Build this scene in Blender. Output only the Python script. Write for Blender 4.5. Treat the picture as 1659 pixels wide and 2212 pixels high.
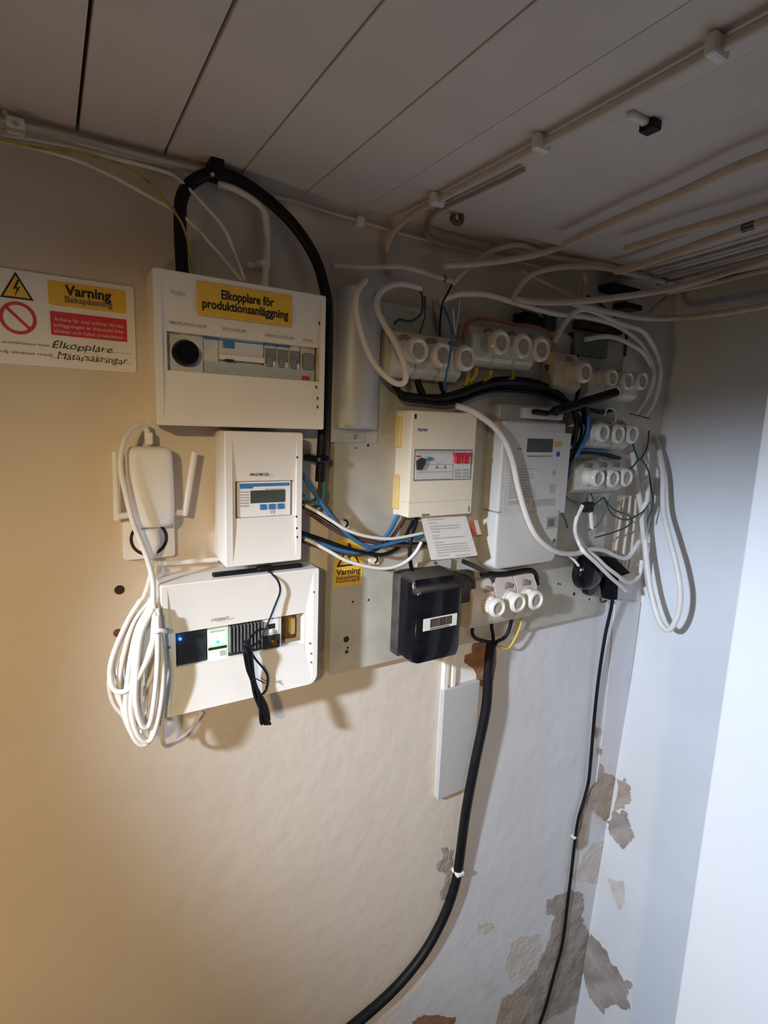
import bpy, bmesh, math, random
from mathutils import Vector, Matrix
random.seed(7)
for o in list(bpy.data.objects): bpy.data.objects.remove(o)
COL = bpy.context.scene.collection
SC = bpy.context.scene
# ------------------------------------------------------------------ camera
# X runs along the back wall to the right, Y into the back wall (its face is y=0), Z up
F = 1176.1; CX, CY = 829.5, 1106.0
CAM = Vector((0, -1.1, 2.55))
ZCEIL = CAM.z + 0.449
XR = 1.767                         # right wall
M = (Matrix.Rotation(-0.55328923, 3, 'Z') @ Matrix.Rotation(-0.16227385, 3, 'X') @ Matrix.Rotation(-0.03761673, 3, 'Y'))
cam = bpy.data.cameras.new('camera'); cam.sensor_fit = 'VERTICAL'; cam.sensor_height = 24; cam.sensor_width = 18
cam.lens = F*24/2212; cam.clip_start = 0.01
co = bpy.data.objects.new('camera', cam); COL.objects.link(co)
co.matrix_world = Matrix.Translation(CAM) @ Matrix(((M[0][0], M[0][2], -M[0][1]), (M[1][0], M[1][2], -M[1][1]), (M[2][0], M[2][2], -M[2][1]))).to_4x4()
SC.camera = co
# ------------------------------------------------------------------ light
vs = SC.view_settings; vs.view_transform = 'Standard'; vs.look = 'None'; vs.gamma = 1; vs.use_curve_mapping = False; vs.exposure = 0.08
w = bpy.data.worlds.new('world'); SC.world = w; w.use_nodes = True
w.node_tree.nodes['Background'].inputs[0].default_value = (1.0, 0.87, 0.80, 1)
w.node_tree.nodes['Background'].inputs[1].default_value = 0.036
def spot(name, loc, tgt, power, col, size, blend, rad):
    l = bpy.data.lights.new(name, 'SPOT'); l.energy = power; l.color = col; l.spot_size = math.radians(size); l.spot_blend = blend; l.shadow_soft_size = rad
    o = bpy.data.objects.new(name, l); COL.objects.link(o); o.location = loc
    o.rotation_euler = (Vector(tgt)-Vector(loc)).to_track_quat('-Z', 'Y').to_euler(); return o
spot('warm_lamp', (-0.80, -2.0, CAM.z+0.45), (0.34, 0, CAM.z-0.98), 198, (1, .715, .35), 59, .86, .06)
spot('cool_lamp', (-1.10, -0.86, CAM.z+0.25), (1.70, -.34, CAM.z-1.22), 310, (.70, .82, 1), 51, .85, .05)
spot('amber_lamp', (-1.15, -0.90, CAM.z-1.05), (-0.2, 0, CAM.z-0.70), 16, (1, .60, .20), 88, .9, .08)
# ------------------------------------------------------------------ helpers
def ray(px, py): return M @ Vector(((px-CX)/F, 1, -(py-CY)/F))
def P(px, py, d=0.0):              # the point seen at a pixel, d metres in front of the back wall
    r = ray(px, py); t = (-d-CAM.y)/r.y; return CAM + r*t
def PR(px, py, d=0.0):             # ... d metres in front of the right wall
    r = ray(px, py); t = (XR-d)/r.x; return CAM + r*t
def PC(px, py, d=0.0):             # ... d metres below the ceiling
    r = ray(px, py); t = (ZCEIL-d-CAM.z)/r.z; return CAM + r*t
def lean(z):                       # how far the old foot of the right wall leans in at height z
    h = CAM.z-.75-z
    return 0 if h < 0 else (.085*h/1.15 if h < 1.15 else .085+.045*(h-1.15)/(CAM.z-.75-1.15))
def PL(px, py, d=0.0):
    q = PR(px, py, d)
    for _ in range(8): q = PR(px, py, d+lean(q.z))
    return q
def depth(p): return (M.transposed() @ (Vector(p)-CAM)).y
def pxr(wpx, p): return wpx/2*depth(p)/F
WLOC = {}
def empty(name, loc, label, cat, group=None):
    o = bpy.data.objects.new(name, None); COL.objects.link(o); o.location = loc; o.empty_display_size = .02
    o['label'] = label; o['category'] = cat
    if group: o['group'] = group
    WLOC[o.name] = Vector(loc); return o
def obj(name, bm, mat, parent=None, label=None, cat=None, group=None, kind=None, smooth=None):
    c = Vector((0, 0, 0))
    if bm.verts:
        lo = [min(v.co[i] for v in bm.verts) for i in range(3)]; hi = [max(v.co[i] for v in bm.verts) for i in range(3)]
        c = Vector([(a+b)/2 for a, b in zip(lo, hi)])
    for v in bm.verts: v.co -= c
    me = bpy.data.meshes.new(name); 
    if smooth is not None:
        for f in bm.faces: f.smooth = True
        me_auto = smooth
        for e in bm.edges:
            if len(e.link_faces) == 2 and e.calc_face_angle(0) > math.radians(smooth): e.smooth = False
    bm.to_mesh(me); bm.free()
    me.materials.append(mat)
    o = bpy.data.objects.new(name, me); COL.objects.link(o)
    base = WLOC[parent.name] if parent else Vector((0, 0, 0))
    o.location = c-base
    if parent: o.parent = parent
    WLOC[o.name] = c.copy()
    if label: o['label'] = label
    if cat: o['category'] = cat
    if group: o['group'] = group
    if kind: o['kind'] = kind
    return o
def B(): return bmesh.new()
def add_box(bm, x0, x1, y0, y1, z0, z1, bev=0, seg=2):
    t = bmesh.new()
    bmesh.ops.create_cube(t, size=1)
    for v in t.verts: v.co = Vector(((x0+x1)/2+v.co.x*abs(x1-x0), (y0+y1)/2+v.co.y*abs(y1-y0), (z0+z1)/2+v.co.z*abs(z1-z0)))
    if bev: bmesh.ops.bevel(t, geom=list(t.edges), offset=bev, segments=seg, affect='EDGES', profile=.5)
    merge(bm, t); return bm
def merge(bm, t, mat=None):
    me = bpy.data.meshes.new('t'); 
    if mat is not None: t.transform(mat)
    t.to_mesh(me); t.free(); bm.from_mesh(me); bpy.data.meshes.remove(me)
def rr(x0, x1, z0, z1, r, n=5):    # rounded rectangle outline in XZ, counter-clockwise seen from -Y
    out = []
    rs = r if isinstance(r, (tuple, list)) else (r,)*4   # order: BL, BR, TR, TL
    for (cx, cz, a0, q) in ((x0+rs[0], z0+rs[0], 180, rs[0]), (x1-rs[1], z0+rs[1], 270, rs[1]), (x1-rs[2], z1-rs[2], 0, rs[2]), (x0+rs[3], z1-rs[3], 90, rs[3])):
        for k in range(n+1):
            a = math.radians(a0+90*k/n); out.append((cx+q*math.cos(a), cz+q*math.sin(a)))
    return out
def add_loft(bm, rings, cap0=True, cap1=True):   # rings: lists of 3-D points of equal length
    vs_ = [[bm.verts.new(p) for p in r] for r in rings]
    n = len(rings[0])
    for a, b in zip(vs_, vs_[1:]):
        for i in range(n):
            bm.faces.new((a[i], a[(i+1) % n], b[(i+1) % n], b[i]))
    if cap0: bm.faces.new(vs_[0][::-1])
    if cap1: bm.faces.new(vs_[-1])
    return bm
def inset2(o, k):                  # move an outline towards its centre by k metres
    cx = sum(p[0] for p in o)/len(o); cz = sum(p[1] for p in o)/len(o); out = []
    sx = max(abs(p[0]-cx) for p in o); sz = max(abs(p[1]-cz) for p in o)
    return [(cx+(p[0]-cx)*(1-k/sx), cz+(p[1]-cz)*(1-k/sz)) for p in o]
def add_prism(bm, outline, d0, d1, bev=0.0):    # outline in XZ from d0 (back) to d1 (front), front edge rounded
    rings = [[(x, -d0, z) for x, z in outline]]
    if bev:
        for k in range(4):
            a = math.pi/2*k/3
            q = inset2(outline, bev*(1-math.cos(a))) if k else outline
            rings.append([(x, -(d1-bev+bev*math.sin(a)), z) for x, z in q])
    else: rings.append([(x, -d1, z) for x, z in outline])
    add_loft(bm, rings); bmesh.ops.recalc_face_normals(bm, faces=bm.faces[:]); return bm
def add_cyl(bm, c, axis, prof, n=24, ribs=None):   # lathe: prof = [(distance along axis, radius)...]; ribs = row indices with serrated radius
    a = Vector(axis).normalized(); u = a.orthogonal().normalized(); v = a.cross(u); c = Vector(c); rings = []
    for i, (h, r) in enumerate(prof):
        rg = []
        for k in range(n):
            q = 2*math.pi*k/n
            rad = r*(.91 if (ribs and i in ribs and k % 2) else 1)
            rg.append(c+a*h+(u*math.cos(q)+v*math.sin(q))*max(rad, 1e-5))
        rings.append(rg)
    add_loft(bm, rings); bmesh.ops.recalc_face_normals(bm, faces=bm.faces[:]); return bm
def spline(pts, n=7):
    pts = [Vector(p) for p in pts]
    if len(pts) < 3:
        return [pts[0].lerp(pts[1], k/4) for k in range(5)]
    e = [pts[0]*2-pts[1]]+pts+[pts[-1]*2-pts[-2]]; out = []
    for i in range(1, len(e)-2):
        p0, p1, p2, p3 = e[i-1:i+3]
        for k in range(n):
            t = k/n
            out.append(.5*((2*p1)+(p2-p0)*t+(2*p0-5*p1+4*p2-p3)*t*t+(3*p1-p0-3*p2+p3)*t**3))
    out.append(pts[-1]); return out
def add_tube(bm, pts, r, n=8, smooth=True, flat=1.0):
    q = spline(pts) if smooth else [Vector(p) for p in pts]
    rs = r if isinstance(r, list) else [r]*len(q)
    t0 = (q[1]-q[0]).normalized(); u = t0.orthogonal().normalized(); rings = []
    for i, p in enumerate(q):
        t = (q[min(i+1, len(q)-1)]-q[max(i-1, 0)]).normalized()
        u = (u-t*u.dot(t)).normalized(); v = t.cross(u)
        rings.append([p+(u*math.cos(2*math.pi*k/n)+v*math.sin(2*math.pi*k/n)*flat)*rs[i] for k in range(n)])
    add_loft(bm, rings); bmesh.ops.recalc_face_normals(bm, faces=bm.faces[:]); return bm
def pts3(pts, d=None):
    out = []
    for q in pts:
        if isinstance(q, Vector): out.append(q)
        elif q[0] == 'r': out.append(PR(*q[1:]))
        elif q[0] == 'c': out.append(PC(*q[1:]))
        elif len(q) == 2: out.append(P(q[0], q[1], d))
        else: out.append(P(*q))
    return out
def cable(name, pts, wpx, mat, label=None, cat='cable', d=None, group=None, parent=None, n=8):
    p = pts3(pts, d); r = sum(pxr(wpx, q) for q in p)/len(p)
    bm = B(); add_tube(bm, p, r, n)
    return obj(name, bm, mat, parent, label, None if parent else cat, group, smooth=50)
# ------------------------------------------------------------------ materials
MATS = {}
def mat(name, col, rough=.5, metal=0, var=.06, scale=40, bump=0, bscale=200, emit=0, spec=None, coat=0):
    if name in MATS: return MATS[name]
    m = bpy.data.materials.new(name); m.use_nodes = True; nt = m.node_tree; b = nt.nodes['Principled BSDF']
    b.inputs['Roughness'].default_value = rough; b.inputs['Metallic'].default_value = metal
    if spec is not None: b.inputs['Specular IOR Level'].default_value = spec
    if coat: b.inputs['Coat Weight'].default_value = coat
    tc = nt.nodes.new('ShaderNodeTexCoord')
    nz = nt.nodes.new('ShaderNodeTexNoise'); nz.inputs['Scale'].default_value = scale; nz.inputs['Detail'].default_value = 4
    nt.links.new(tc.outputs['Object'], nz.inputs['Vector'])
    cr = nt.nodes.new('ShaderNodeValToRGB'); e = cr.color_ramp.elements
    e[0].position = .3; e[1].position = .7
    e[0].color = tuple(c*(1-var) for c in col)+(1,); e[1].color = tuple(min(1, c*(1+var)) for c in col)+(1,)
    nt.links.new(nz.outputs['Fac'], cr.inputs['Fac']); nt.links.new(cr.outputs['Color'], b.inputs['Base Color'])
    if bump:
        n2 = nt.nodes.new('ShaderNodeTexNoise'); n2.inputs['Scale'].default_value = bscale; n2.inputs['Detail'].default_value = 3
        nt.links.new(tc.outputs['Object'], n2.inputs['Vector'])
        bp = nt.nodes.new('ShaderNodeBump'); bp.inputs['Strength'].default_value = bump; bp.inputs['Distance'].default_value = .01
        nt.links.new(n2.outputs['Fac'], bp.inputs['Height']); nt.links.new(bp.outputs['Normal'], b.inputs['Normal'])
    if emit:
        b.inputs['Emission Color'].default_value = col+(1,); b.inputs['Emission Strength'].default_value = emit
    MATS[name] = m; return m
cream = mat('cream_wall_paint', (.65, .575, .49), .75, var=.04, scale=3, bump=.25, bscale=18)
bluew = mat('white_wall_paint', (.66, .665, .69), .75, var=.05, scale=4, bump=.3, bscale=16)
def add_damp(m, z0, z1, col):
    nt = m.node_tree; b = nt.nodes['Principled BSDF']; src = b.inputs['Base Color'].links[0].from_socket
    g = nt.nodes.new('ShaderNodeNewGeometry'); sx = nt.nodes.new('ShaderNodeSeparateXYZ'); nt.links.new(g.outputs['Position'], sx.inputs[0])
    mr = nt.nodes.new('ShaderNodeMapRange'); mr.inputs[1].default_value = z0; mr.inputs[2].default_value = z1; mr.inputs[3].default_value = .34; mr.inputs[4].default_value = -.2
    nt.links.new(sx.outputs['Z'], mr.inputs[0])
    nz = nt.nodes.new('ShaderNodeTexNoise'); nz.inputs['Scale'].default_value = 5; nz.inputs['Detail'].default_value = 7; nz.inputs['Roughness'].default_value = .62
    nt.links.new(g.outputs['Position'], nz.inputs['Vector'])
    ad = nt.nodes.new('ShaderNodeMath'); ad.operation = 'ADD'; nt.links.new(nz.outputs['Fac'], ad.inputs[0]); nt.links.new(mr.outputs[0], ad.inputs[1])
    rp = nt.nodes.new('ShaderNodeValToRGB'); rp.color_ramp.elements[0].position = .55; rp.color_ramp.elements[1].position = .68; nt.links.new(ad.outputs[0], rp.inputs[0])
    mx = nt.nodes.new('ShaderNodeMix'); mx.data_type = 'RGBA'; mx.inputs[7].default_value = col+(1,)
    ml = nt.nodes.new('ShaderNodeMath'); ml.operation = 'MULTIPLY'; ml.inputs[1].default_value = .8; nt.links.new(rp.outputs['Color'], ml.inputs[0])
    nt.links.new(ml.outputs[0], mx.inputs[0]); nt.links.new(src, mx.inputs[6]); nt.links.new(mx.outputs[2], b.inputs['Base Color'])
add_damp(bluew, CAM.z-2.45, CAM.z-1.65, (.47, .42, .38))
rightm = mat('right_wall_paint', (.73, .745, .77), .75, var=.05, scale=3, bump=.25, bscale=14)
pinkp = mat('plaster_band', (.72, .66, .62), .85, var=.06, scale=9, bump=.4, bscale=30)
jambm = mat('jamb_paint', (.72, .73, .75), .6, var=.02, scale=3, bump=.1, bscale=12)
ceilm = mat('ceiling_plank_paint', (.72, .66, .625), .6, var=.05, scale=5, bump=.1, bscale=30)
groovem = mat('groove_dirt', (.05, .02, .018), .9)
floorm = mat('floor_concrete', (.14, .13, .12), .9, var=.2, scale=6)
plas = mat('white_plastic', (.82, .79, .75), .38, var=.02, scale=12)
plasw = mat('router_plastic', (.85, .84, .86), .4, var=.015, scale=12)
ivory = mat('ivory_plastic', (.83, .75, .60), .38, var=.02, scale=10)
yelpl = mat('yellowed_plastic', (.75, .55, .22), .5, var=.06)
black = mat('black_rubber', (.007, .007, .009), .5, var=.3, spec=.25)
blackgl = mat('black_gloss', (.006, .006, .008), .16, var=.3, spec=.35)
def add_dust(m, col):
    nt = m.node_tree; b = nt.nodes['Principled BSDF']; src = b.inputs['Base Color'].links[0].from_socket
    g = nt.nodes.new('ShaderNodeNewGeometry'); sx = nt.nodes.new('ShaderNodeSeparateXYZ'); nt.links.new(g.outputs['Normal'], sx.inputs[0])
    mr = nt.nodes.new('ShaderNodeMapRange'); mr.inputs[1].default_value = .3; mr.inputs[2].default_value = .85; mr.inputs[3].default_value = 0; mr.inputs[4].default_value = .85; nt.links.new(sx.outputs['Z'], mr.inputs[0])
    mx = nt.nodes.new('ShaderNodeMix'); mx.data_type = 'RGBA'; mx.inputs[7].default_value = col+(1,); nt.links.new(mr.outputs[0], mx.inputs[0]); nt.links.new(src, mx.inputs[6]); nt.links.new(mx.outputs[2], b.inputs['Base Color'])
    r2 = nt.nodes.new('ShaderNodeMapRange'); r2.inputs[1].default_value = .3; r2.inputs[2].default_value = .7; r2.inputs[3].default_value = b.inputs['Roughness'].default_value; r2.inputs[4].default_value = .8; nt.links.new(sx.outputs['Z'], r2.inputs[0]); nt.links.new(r2.outputs[0], b.inputs['Roughness'])
    return m
boxblk = add_dust(mat('dusty_gloss', (.006, .006, .008), .14, var=.3, spec=.2), (.085, .07, .055))
dust = mat('dusty_black', (.05, .042, .036), .7, var=.45, scale=30)
wcab = mat('white_cable', (.80, .77, .72), .45, var=.06, scale=25)
bcab = mat('beige_cable', (.66, .56, .46), .5, var=.08, scale=25)
gcab = mat('grey_cable_and_shadow', (.36, .32, .30), .6, var=.1, scale=20)  # grey of some cables and of the shadow lines built as tubes
steel = mat('grey_painted_steel', (.50, .48, .42), .55, .15, var=.14, scale=9, bump=.06, bscale=30)
grey = mat('grey_enamel', (.50, .51, .52), .38, .1, var=.04, scale=9)
porc = mat('porcelain', (.70, .66, .58), .22, var=.10, scale=25, coat=.3)
porcy = mat('yellowed_porcelain', (.72, .62, .42), .3, var=.08, scale=25)
porcp = mat('pink_lit_porcelain', (.60, .53, .48), .35, var=.08, scale=25)  # light reflected from brown parts is put into this pinkish tint
capm = mat('fuse_cap_porcelain', (.76, .73, .66), .18, var=.05, scale=30, coat=.4)
recm = mat('brown_recess', (.27, .22, .18), .6, var=.2, scale=40)  # plain dark brown for the disc above each cap
capg = mat('fuse_window', (.42, .37, .31), .12, var=.12, scale=60, coat=.8)
meterg = mat('meter_plastic', (.60, .585, .555), .35, var=.03, scale=12)
meterd = mat('meter_dark_plastic', (.40, .37, .34), .3, var=.1, scale=12)
ylab = mat('yellow_label', (.80, .50, .05), .5, var=.03)
redl = mat('red_print', (.62, .03, .06), .5, var=.03)
ink = mat('black_print', (.012, .011, .011), .6, var=.1)
inkf = mat('faded_print', (.16, .14, .12), .6, var=.1)
inkg = mat('grey_print', (.45, .43, .41), .6, var=.1)
inkb = mat('blue_print', (.05, .07, .35), .5)
wprint = mat('white_print', (.85, .62, .6), .6)
bluep = mat('blue_plastic', (.05, .20, .48), .4)
tealp = mat('teal_plastic', (.03, .25, .36), .4)
lcd = mat('lcd_glass', (.075, .085, .075), .15, var=.15)
modw = mat('module_white', (.66, .66, .66), .4, var=.03)
modg = mat('module_bluegrey', (.46, .52, .55), .4, var=.05)
modd = mat('module_grey', (.22, .23, .24), .45, var=.08)
redp = mat('red_plastic', (.60, .02, .04), .35)
gold = mat('gold_metal', (.75, .50, .18), .25, 1)
chrome = mat('screw_metal', (.65, .63, .6), .25, 1)
navy = mat('dark_slate_plastic', (.022, .028, .042), .45, var=.15)
alu = mat('aluminium', (.42, .43, .43), .35, .7, var=.1)
brownin = mat('cardboard_brown', (.20, .12, .05), .8, var=.2)
ledg = mat('green_led', (.02, 1.0, .15), .3, emit=3.5, var=0)
ledy = mat('yellow_led', (1.0, .70, .12), .3, emit=1.6, var=0)
ledb = mat('blue_led', (.01, .16, 1.0), .3, emit=4, var=0)
wblue = mat('blue_wire', (.035, .16, .36), .45, var=.1)
wbrown = mat('brown_wire', (.10, .045, .03), .5, var=.15)
wwhite = mat('white_wire', (.85, .82, .76), .4)
wyg = mat('yellow_green_wire', (.38, .36, .05), .5, var=.3, scale=60)
wor = mat('orange_wire', (.42, .11, .03), .5, var=.15)
wgreen = mat('dark_green_wire', (.02, .07, .05), .5, var=.2)
wyel = mat('yellow_wire', (.62, .44, .04), .5)
paper = mat('paper', (.74, .71, .67), .8, var=.03)
brick = mat('exposed_brown_plaster', (.30, .15, .085), .95, var=.25, scale=30, bump=.5, bscale=60)
stain = mat('peeled_grey_plaster', (.36, .31, .28), .95, var=.28, scale=14, bump=.6, bscale=40)
stain2 = mat('damp_brown_plaster', (.42, .34, .28), .95, var=.22, scale=16, bump=.6, bscale=45)
stain3 = mat('pale_damp_plaster', (.60, .55, .51), .95, var=.12, scale=14, bump=.5, bscale=40)
holem = mat('hole_dark', (.03, .018, .012), .95)
brownpl = mat('brown_wall_plug', (.16, .06, .025), .8)
# text as flat print: a mesh whose bounds fill x0..x1 at height h
def text_bm(s, x0, x1, zc, h, d, bold=.0, shear=0, jitter=0):
    bm = B()
    cu = bpy.data.curves.new('t', 'FONT'); cu.body = s; cu.size = 1; cu.offset = bold; cu.shear = shear; cu.resolution_u = 3
    o = bpy.data.objects.new('t', cu); COL.objects.link(o); bpy.context.view_layer.update()
    me = bpy.data.meshes.new_from_object(o.evaluated_get(bpy.context.evaluated_depsgraph_get()))
    bpy.data.objects.remove(o); bpy.data.curves.remove(cu)
    xs = [v.co.x for v in me.vertices]; ys = [v.co.y for v in me.vertices]
    a, b = min(xs), max(xs); 
    for v in me.vertices:
        x = x0+(v.co.x-a)/(b-a)*(x1-x0); z = zc+(v.co.y-.35)*h/.72
        if jitter: z += jitter*math.sin(x*310)+jitter*.7*math.sin(x*517+1)
        v.co = (x, -d, z)
    bm.from_mesh(me); bpy.data.meshes.remove(me); return bm
def text(s, pl, pr, d, hpx, m, parent, bold=0, shear=0, jitter=0, name='lettering'):
    a = P(pl[0], pl[1], d); b = P(pr[0], pr[1], d)
    return obj(name, text_bm(s, a.x, b.x, (a.z+b.z)/2, pxr(hpx, a)*2, d, bold, shear, jitter), m, parent)
def quad_bm(tl, br, d, th=.0008, r=.0):
    a = P(*tl, d); b = P(*br, d); bm = B()
    if r: add_prism(bm, rr(a.x, b.x, b.z, a.z, r), d-th, d)
    else: add_box(bm, a.x, b.x, -d, -d+th, b.z, a.z)
    return bm
def poly(name, px, d, m, parent, th=.001, f=P, rough=0.0, **k):   # flat irregular patch lying on a wall
    q = [f(x, y, d) for x, y in px]; 
    if rough:                      # ragged outline by midpoint displacement
        for lv in range(5):
            out = []; amp = 3*rough*(.55**lv)
            for i, a in enumerate(q):
                b = q[(i+1) % len(q)]; out.append(a)
                if (b-a).length > .004:
                    u = (b-a).normalized(); nrm = Vector((u.z, 0, -u.x)) if f is P else Vector((0, u.z, -u.y))
                    out.append((a+b)/2+nrm*random.uniform(-amp, amp))
            q = out
    off = Vector((0, th, 0)) if f is P else Vector((th+.002, 0, 0))
    bm = B(); add_loft(bm, [[v+off for v in q], q]); bmesh.ops.recalc_face_normals(bm, faces=bm.faces[:])
    bmesh.ops.triangulate(bm, faces=bm.faces[:])
    return obj(name, bm, m, parent, **k)
# ------------------------------------------------------------------ the room
def slab(name, x0, x1, y0, y1, z0, z1, m):
    bm = B(); add_box(bm, x0, x1, y0, y1, z0, z1); return obj(name, bm, m, kind='structure')
wall_back = slab('wall_back', -2.2, XR+.2, 0, .12, 0, ZCEIL+.05, cream)
# right wall: plumb above, the old foot of it leaning in a little
bm = B(); zb = CAM.z-.75
prof = [(XR, ZCEIL+.05), (XR, zb), (XR-.085, zb-1.15), (XR-.13, 0), (XR+.14, 0), (XR+.14, ZCEIL+.05)]
add_loft(bm, [[(x, .12, z) for x, z in prof], [(x, -2.4, z) for x, z in prof]]); bmesh.ops.recalc_face_normals(bm, faces=bm.faces[:])
wall_right = obj('wall_right', bm, rightm, kind='structure')
floor_ = slab('floor', -2.2, XR+.2, -2.6, .12, -.08, 0, floorm)
# return of wall on the right, close to the camera
k_ = ray(1555, 1540); kk = k_.x/k_.y; XJ = 1.15; YJ = CAM.y+XJ/kk
bm = B(); add_box(bm, XJ, XR+.1, YJ, -2.4, 0, ZCEIL, .004)
trim_1 = obj('trim_1', bm, jambm, kind='structure', label='bright white door jamb at the right edge of the picture')
# ceiling of painted boards
bm = B(); add_box(bm, -2.2, XR+.2, -2.6, .12, ZCEIL+.012, ZCEIL+.05)
ceiling = obj('ceiling', bm, groovem, kind='structure')
g0 = .066; sp = .1335; gaps = {0: .0050, 1: .0044, 2: .0028, 3: .0026, 4: .0007}
gx = [g0+sp*k for k in range(-17, 13)]
for i in range(len(gx)-1):
    k = i-17; l = gaps.get(k, .0035 if k < 0 else .0003); r = gaps.get(k+1, .0035 if k+1 < 0 else .0003)
    x1 = min(gx[i+1]-r/2, XR+.1)
    if x1-gx[i] < .03: continue
    bm = B(); add_box(bm, gx[i]+l/2, x1, -2.6, .1, ZCEIL, ZCEIL+.0125, .0008 if k < 4 else .0002, 1)
    obj('plank', bm, ceilm, ceiling)
# paint and plaster differences on the back wall
edge = [(1092, 1380), (1052, 1560), (1035, 1690), (1018, 1800), (1010, 1900), (985, 1985), (950, 2060), (905, 2130), (830, 2230)]
bandl = [(1060, 1380), (1046, 1530), (1022, 1660), (1002, 1760), (988, 1870), (976, 1930), (956, 1985), (920, 2050), (880, 2105), (780, 2230)]
right_side = [(1262, 2330), (1300, 1990), (1345, 1640), (1376, 1380), (1383, 1250)]
poly('paint_patch', edge+[(900, 2330)]+right_side+[(1096, 1250)], .0006, bluew, wall_back, th=.0004, label='cooler white paint right of the black mains cable')
poly('plaster_band', bandl+[(800, 2260)]+edge[::-1], .0009, pinkp, wall_back, th=.0004, label='pinkish filled chase beside the black mains cable')
# strip of filler down the corner
poly('plaster_strip', [(1330, 1294), (1314, 1475), (1300, 1600), (1288, 1690), (1331, 1690), (1348, 1574), (1366, 1440), (1384, 1300)], .004, bluew, wall_back, th=.003)
poly('plaster_patch', [(1022, 1389), (1054, 1387), (1052, 1482), (1037, 1482), (1031, 1463), (1022, 1444), (1005, 1433), (1004, 1416), (1020, 1410)], .0035, brick, wall_back, th=.001, rough=.0012, label='brown exposed plaster beside the cable')
poly('plaster_patch', [(1060, 1387), (1072, 1400), (1071, 1440), (1064, 1476), (1056, 1476)], .0035, brick, wall_back, th=.001, rough=.0012)
def c5(*p): return [(860+x/2.659, 1380+y/2.659) for x, y in p]
poly('plaster_patch', c5((270, 1200), (315, 1215), (320, 1320), (300, 1345), (290, 1400), (270, 1500), (245, 1495), (240, 1450), (265, 1400), (262, 1345), (225, 1325), (222, 1290), (262, 1240), (250, 1215)), .0026, stain, wall_back, rough=.003)
poly('plaster_patch', c5((1135, 500), (1160, 515), (1155, 560), (1140, 580)), .0062, stain2, wall_back, rough=.002)
poly('plaster_patch', c5((1150, 630), (1175, 640), (1165, 670), (1152, 660)), .0062, stain2, wall_back, rough=.002)
poly('plaster_patch', c5((1160, 720), (1185, 775), (1225, 790), (1250, 800), (1240, 1000), (1190, 1045), (1140, 1010), (1110, 960), (1085, 1180), (1040, 1215), (1030, 1160), (1060, 1000), (1105, 880), (1140, 830), (1150, 780)), .0064, stain2, wall_back, rough=.003)
poly('plaster_patch', c5((1255, 802), (1300, 795), (1325, 840), (1335, 900), (1300, 950), (1275, 975), (1240, 1000)), .0015, stain2, wall_right, f=PL, rough=.004)
poly('plaster_patch', c5((1235, 985), (1290, 985), (1325, 1050), (1348, 1110), (1340, 1165), (1305, 1198), (1255, 1175), (1210, 1110), (1195, 1045)), .0022, stain, wall_right, f=PL, rough=.004)
poly('plaster_patch', c5((850, 1500), (905, 1475), (1000, 1445), (1050, 1460), (1065, 1520), (1050, 1600), (1062, 1640), (1095, 1720), (1090, 1800), (1150, 1990), (1100, 2060), (1010, 2110), (900, 2160), (800, 2215), (600, 2225), (620, 2090), (740, 1960), (800, 1900), (840, 1800), (880, 1690), (905, 1590), (850, 1580)), .0024, stain, wall_back, rough=.004)
poly('plaster_patch', c5((1085, 1700), (1140, 1730), (1200, 1800), (1245, 1880), (1290, 1960), (1345, 1985), (1310, 2060), (1335, 2125), (1240, 2100), (1180, 2160), (1100, 2060), (1060, 1900)), .002, stain, wall_right, f=PL, rough=.004)
poly('plaster_patch', c5((640, 1740), (780, 1690), (830, 1760), (800, 1900), (740, 1960), (640, 1980), (610, 1880)), .0018, stain3, wall_back, rough=.004)
poly('plaster_patch', c5((460, 1640), (520, 1635), (555, 1665), (500, 1700), (450, 1690)), .0018, stain3, wall_back, rough=.003)
poly('plaster_patch', c5((1000, 1380), (1060, 1250), (1110, 1180), (1190, 1150), (1180, 1390), (1090, 1400)), .0018, stain3, wall_back, rough=.003)
poly('plaster_patch', c5((1200, 1370), (1290, 1390), (1300, 1520), (1260, 1560), (1230, 1480)), .0012, stain3, wall_right, f=PL, rough=.003)
poly('plaster_patch', c5((80, 2200), (150, 2160), (330, 2175), (330, 2240), (60, 2240)), .0022, brick, wall_back, rough=.003)
poly('plaster_patch', c5((600, 2060), (700, 2040), (760, 2110), (700, 2225), (560, 2225)), .0028, stain2, wall_back, rough=.003)
# holes in the wall at the left
for (x, y, r, m) in ((258, 1274, 10, holem), (254.6, 1367, 9, brownpl)):
    p = P(x, y, .0); bm = B(); add_cyl(bm, (p.x, .001, p.z), (0, -1, 0), [(0, pxr(r*2, p)), (.0022, pxr(r*2, p)), (.0022, pxr(r*1.2, p))], 14)
    obj('drill_hole', bm, m, wall_back)
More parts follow.
